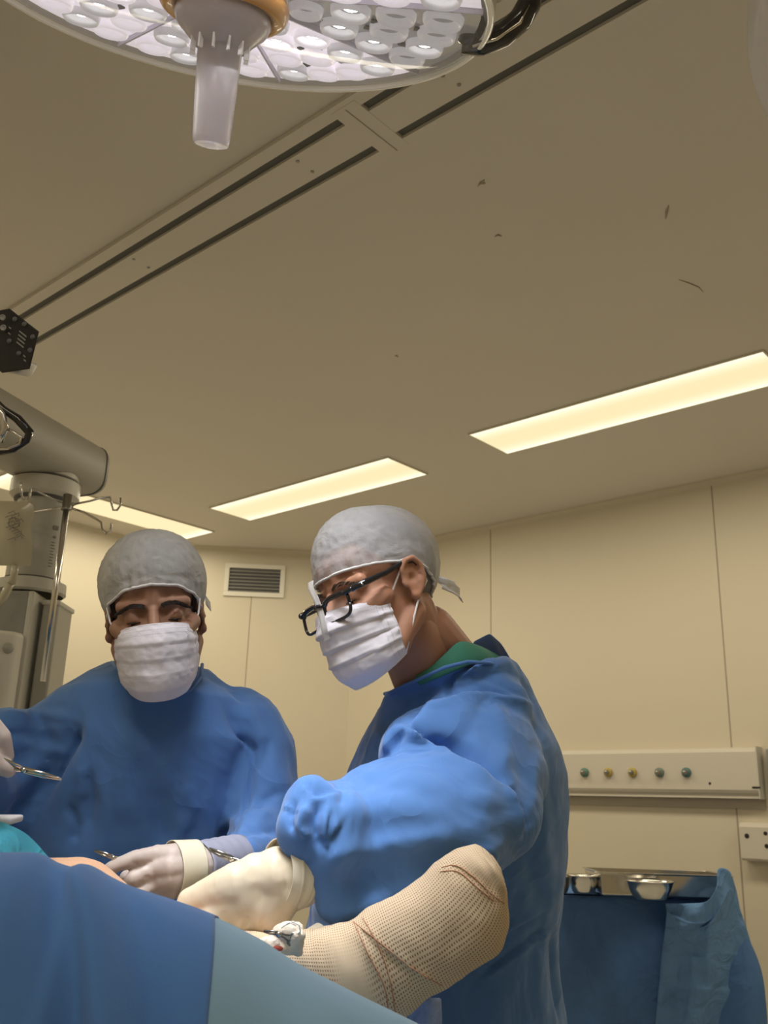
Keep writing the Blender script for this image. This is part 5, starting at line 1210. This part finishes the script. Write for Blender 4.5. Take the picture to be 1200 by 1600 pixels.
# ------------------------------------------------------------------ the draped instrument table at the wall
def back_table():
    d1, d2 = 3.45, 3.45
    L, R_ = P(850, 1398, d1), P(1128, 1404, d2); zt = (L[2]+R_[2])/2; L[2] = R_[2] = zt
    ex = (R_-L)/np.linalg.norm(R_-L); L = L-ex*.35; ey = np.cross([0, 0, 1.], ex); wd = np.linalg.norm(R_-L); dp = .48
    t = thing('instrument_table', 'instrument trolley standing under a blue drape against the back wall', 'table', ((L+R_)/2+ey*dp/2)*np.array([1, 1, 0]))
    Zv = np.array([0, 0, 1.])
    put('table_top', G().box(L+ey*.01-Zv*.03, ex*wd, ey*dp, Zv*.028), M['steel'], t, smooth=False, bevel=.004)
    for a in (.03, wd-.03):
        for b_ in (.04, dp-.02):
            p = L+ex*a+ey*b_; q = p.copy(); q[2] = .05; put('leg', G().tube([q, p-Zv*.03], .012, 12), M['steel'], t); put('caster', G().lathe(np.array([q[0]-.01, q[1], .035]), (1, 0, 0), ((0, .0), (0, .033), (.02, .033), (.02, 0)), 20), M['dgrey'], t)
    # cloth: a path round the table edge, flaring to the floor
    path = []; nrm = []
    def seg(p, q, n_, k):
        for i in range(k): path.append(p+(q-p)*i/k); nrm.append(n_)
    c00, c10, c11, c01 = L-ey*.01-ex*.01, L+ex*(wd+.01)-ey*.01, L+ex*(wd+.01)+ey*(dp+.02), L-ex*.01+ey*(dp+.02)
    seg(c01, c00, -ex, 16); seg(c00, c10, -ey, 60)
    for a in np.linspace(0, math.pi/2, 8): path.append(c10); nrm.append(-ey*math.cos(a)+ex*math.sin(a))
    seg(c10, c11, ex, 24)
    H_ = zt-.30; nv = 44; pts = []
    acc = 0
    for i, (p, n_) in enumerate(zip(path, nrm)):
        if i: acc += np.linalg.norm(p-path[i-1])
        for j in range(nv):
            v = j/(nv-1); fl = .012+.035*v
            w_ = .5+.5*math.sin(acc*13+1.5*math.sin(acc*3)); corner = math.exp(-((i-79)/12)**2); near = math.exp(-((i-60)/3.5)**2)
            f = fl+.05*v*w_*.55*min(1, v*3)+corner*(.05*math.sin(min(1, v*1.5)*math.pi)+.09*v)+near*.03*min(1, v*5)
            f += .010*noise.noise(Vector((acc*7, v*4, 2)))*min(1, v*6)
            pts.append(p+n_*f-Zv*(H_*v)+Zv*.0)
    g = G().grid(pts, len(path), nv)
    o = put('table_drape', g, M['tdrape'], solid=.0015); tag(o, 'dark blue cloth drape hanging over the front of the instrument table', 'drape')
    g = G(); pts = []; nx, ny = 40, 20
    for i in range(nx):
        for j in range(ny): pts.append(c00+(c10-c00)*i/(nx-1)+(c01-c00)*j/(ny-1)+Zv*(.004+.002*noise.noise(Vector((i*.4, j*.5, 0)))))
    put('top_cloth', g.grid(pts, nx, ny), M['tdrape'], o, solid=.001)
    # lighter outer layer gathered round the right corner
    ctl = [[(1040, 1412), (1075, 1412), (1105, 1408), (1120, 1385), (1122, 1358), (1140, 1362), (1150, 1390)],
           [(1042, 1425), (1072, 1440), (1105, 1440), (1128, 1412), (1140, 1390), (1148, 1400), (1156, 1420)],
           [(1040, 1450), (1062, 1452), (1098, 1450), (1120, 1440), (1140, 1436), (1158, 1440), (1166, 1450)],
           [(1034, 1490), (1062, 1490), (1090, 1495), (1118, 1492), (1145, 1490), (1168, 1488), (1178, 1490)],
           [(1030, 1540), (1058, 1545), (1088, 1545), (1118, 1545), (1145, 1545), (1170, 1545), (1182, 1540)],
           [(1024, 1600), (1055, 1600), (1088, 1605), (1115, 1600), (1135, 1600), (1155, 1600), (1166, 1600)],
           [(1016, 1720), (1050, 1720), (1088, 1720), (1115, 1720), (1135, 1720), (1155, 1720), (1162, 1720)]]
    dep = [3.26, 3.22, 3.19, 3.20, 3.26, 3.34, 3.42]
    nx, ny = 70, 70; C = np.array(ctl, float); pts = []
    for i in range(ny):
        v = i/(ny-1)*(len(ctl)-1); k = min(int(v), len(ctl)-2); fu = v-k; fu = fu*fu*(3-2*fu); row = C[k]*(1-fu)+C[k+1]*fu
        rr = interp_path(row, nx)
        for j in range(nx):
            u = j/(nx-1); d = np.interp(u, np.linspace(0, 1, 7), dep)+.014*math.sin(u*15+v*1.1)*min(1, v*1.2)+.012*noise.noise(Vector((u*6, v*2, 4)))-.02*min(1, v)
            x, y = rr[j]; pts.append(P(x, y, d))
    o2 = put('outer_drape', G().grid(pts, ny, nx), M['tdrape_light'], solid=.002); tag(o2, 'lighter blue cloth gathered over the right corner of the instrument table', 'drape')
    TT = zt+.009
    def on_table(x, y): return on_z(x, y, TT)
    # steel tray, open box seen from the side
    def tray(x0, x1, y1, h, label, nm='steel_tray', dp_=.24):
        a, b_ = on_table(x0, y1), on_table(x1, y1); b_ = a+ex*((b_-a)@ex); w_ = b_-a; k = .03
        a = a; rr = []
        def rect(ins, z):
            p = [a+ex*ins+ey*ins, b_-ex*ins+ey*ins, b_-ex*ins+ey*(dp_-ins), a+ex*ins+ey*(dp_-ins)]; return [q+Zv*z for q in p]
        g = G().loft([rect(.012, .0), rect(.004, .006), rect(0, h-.003), rect(-.008, h), rect(-.008, h+.003), rect(.003, h+.003), rect(.006, .010), rect(.016, .006)], True)
        o = put(nm, g, M['steel'], smooth=False, bevel=.003); tag(o, label, 'tray'); return o
    yb = 1401
    zz = P(1000, 1360, 3.55)[2]-TT
    tray(939, 1120, 1400, max(.06, zz), 'large rectangular steel tray at the right end of the draped instrument table', dp_=.26)
    def bowl(x, y, rpx, h, label, m='steel', dz=0):
        c = on_table(x, y); dist = (c-CAM)@FW; r = rpx*dist/F
        g = G().lathe(c+ey*r*0, Zv, ((0, 0), (0, r*.55), (h*.15, r*.68), (h*.6, r*.86), (h, r*.97), (h+.002, r*1.04), (h+.005, r*1.03), (h*1., r*.93), (h*.6, r*.82), (h*.2, r*.62), (.006, r*.4), (.006, 0)), 48)
        o = put('kidney_bowl' if 0 else 'steel_bowl', g, M[m]); tag(o, label, 'bowl')
    bowl(1016, 1406, 38, .058, 'round steel bowl standing in front of the steel tray')
    bowl(912, 1396, 26, .058, 'small steel bowl with bright rim left of the steel tray')
    bowl(872, 1396, 22, .055, 'dark steel bowl half hidden behind the standing surgeon', 'steel_dark')
back_table()
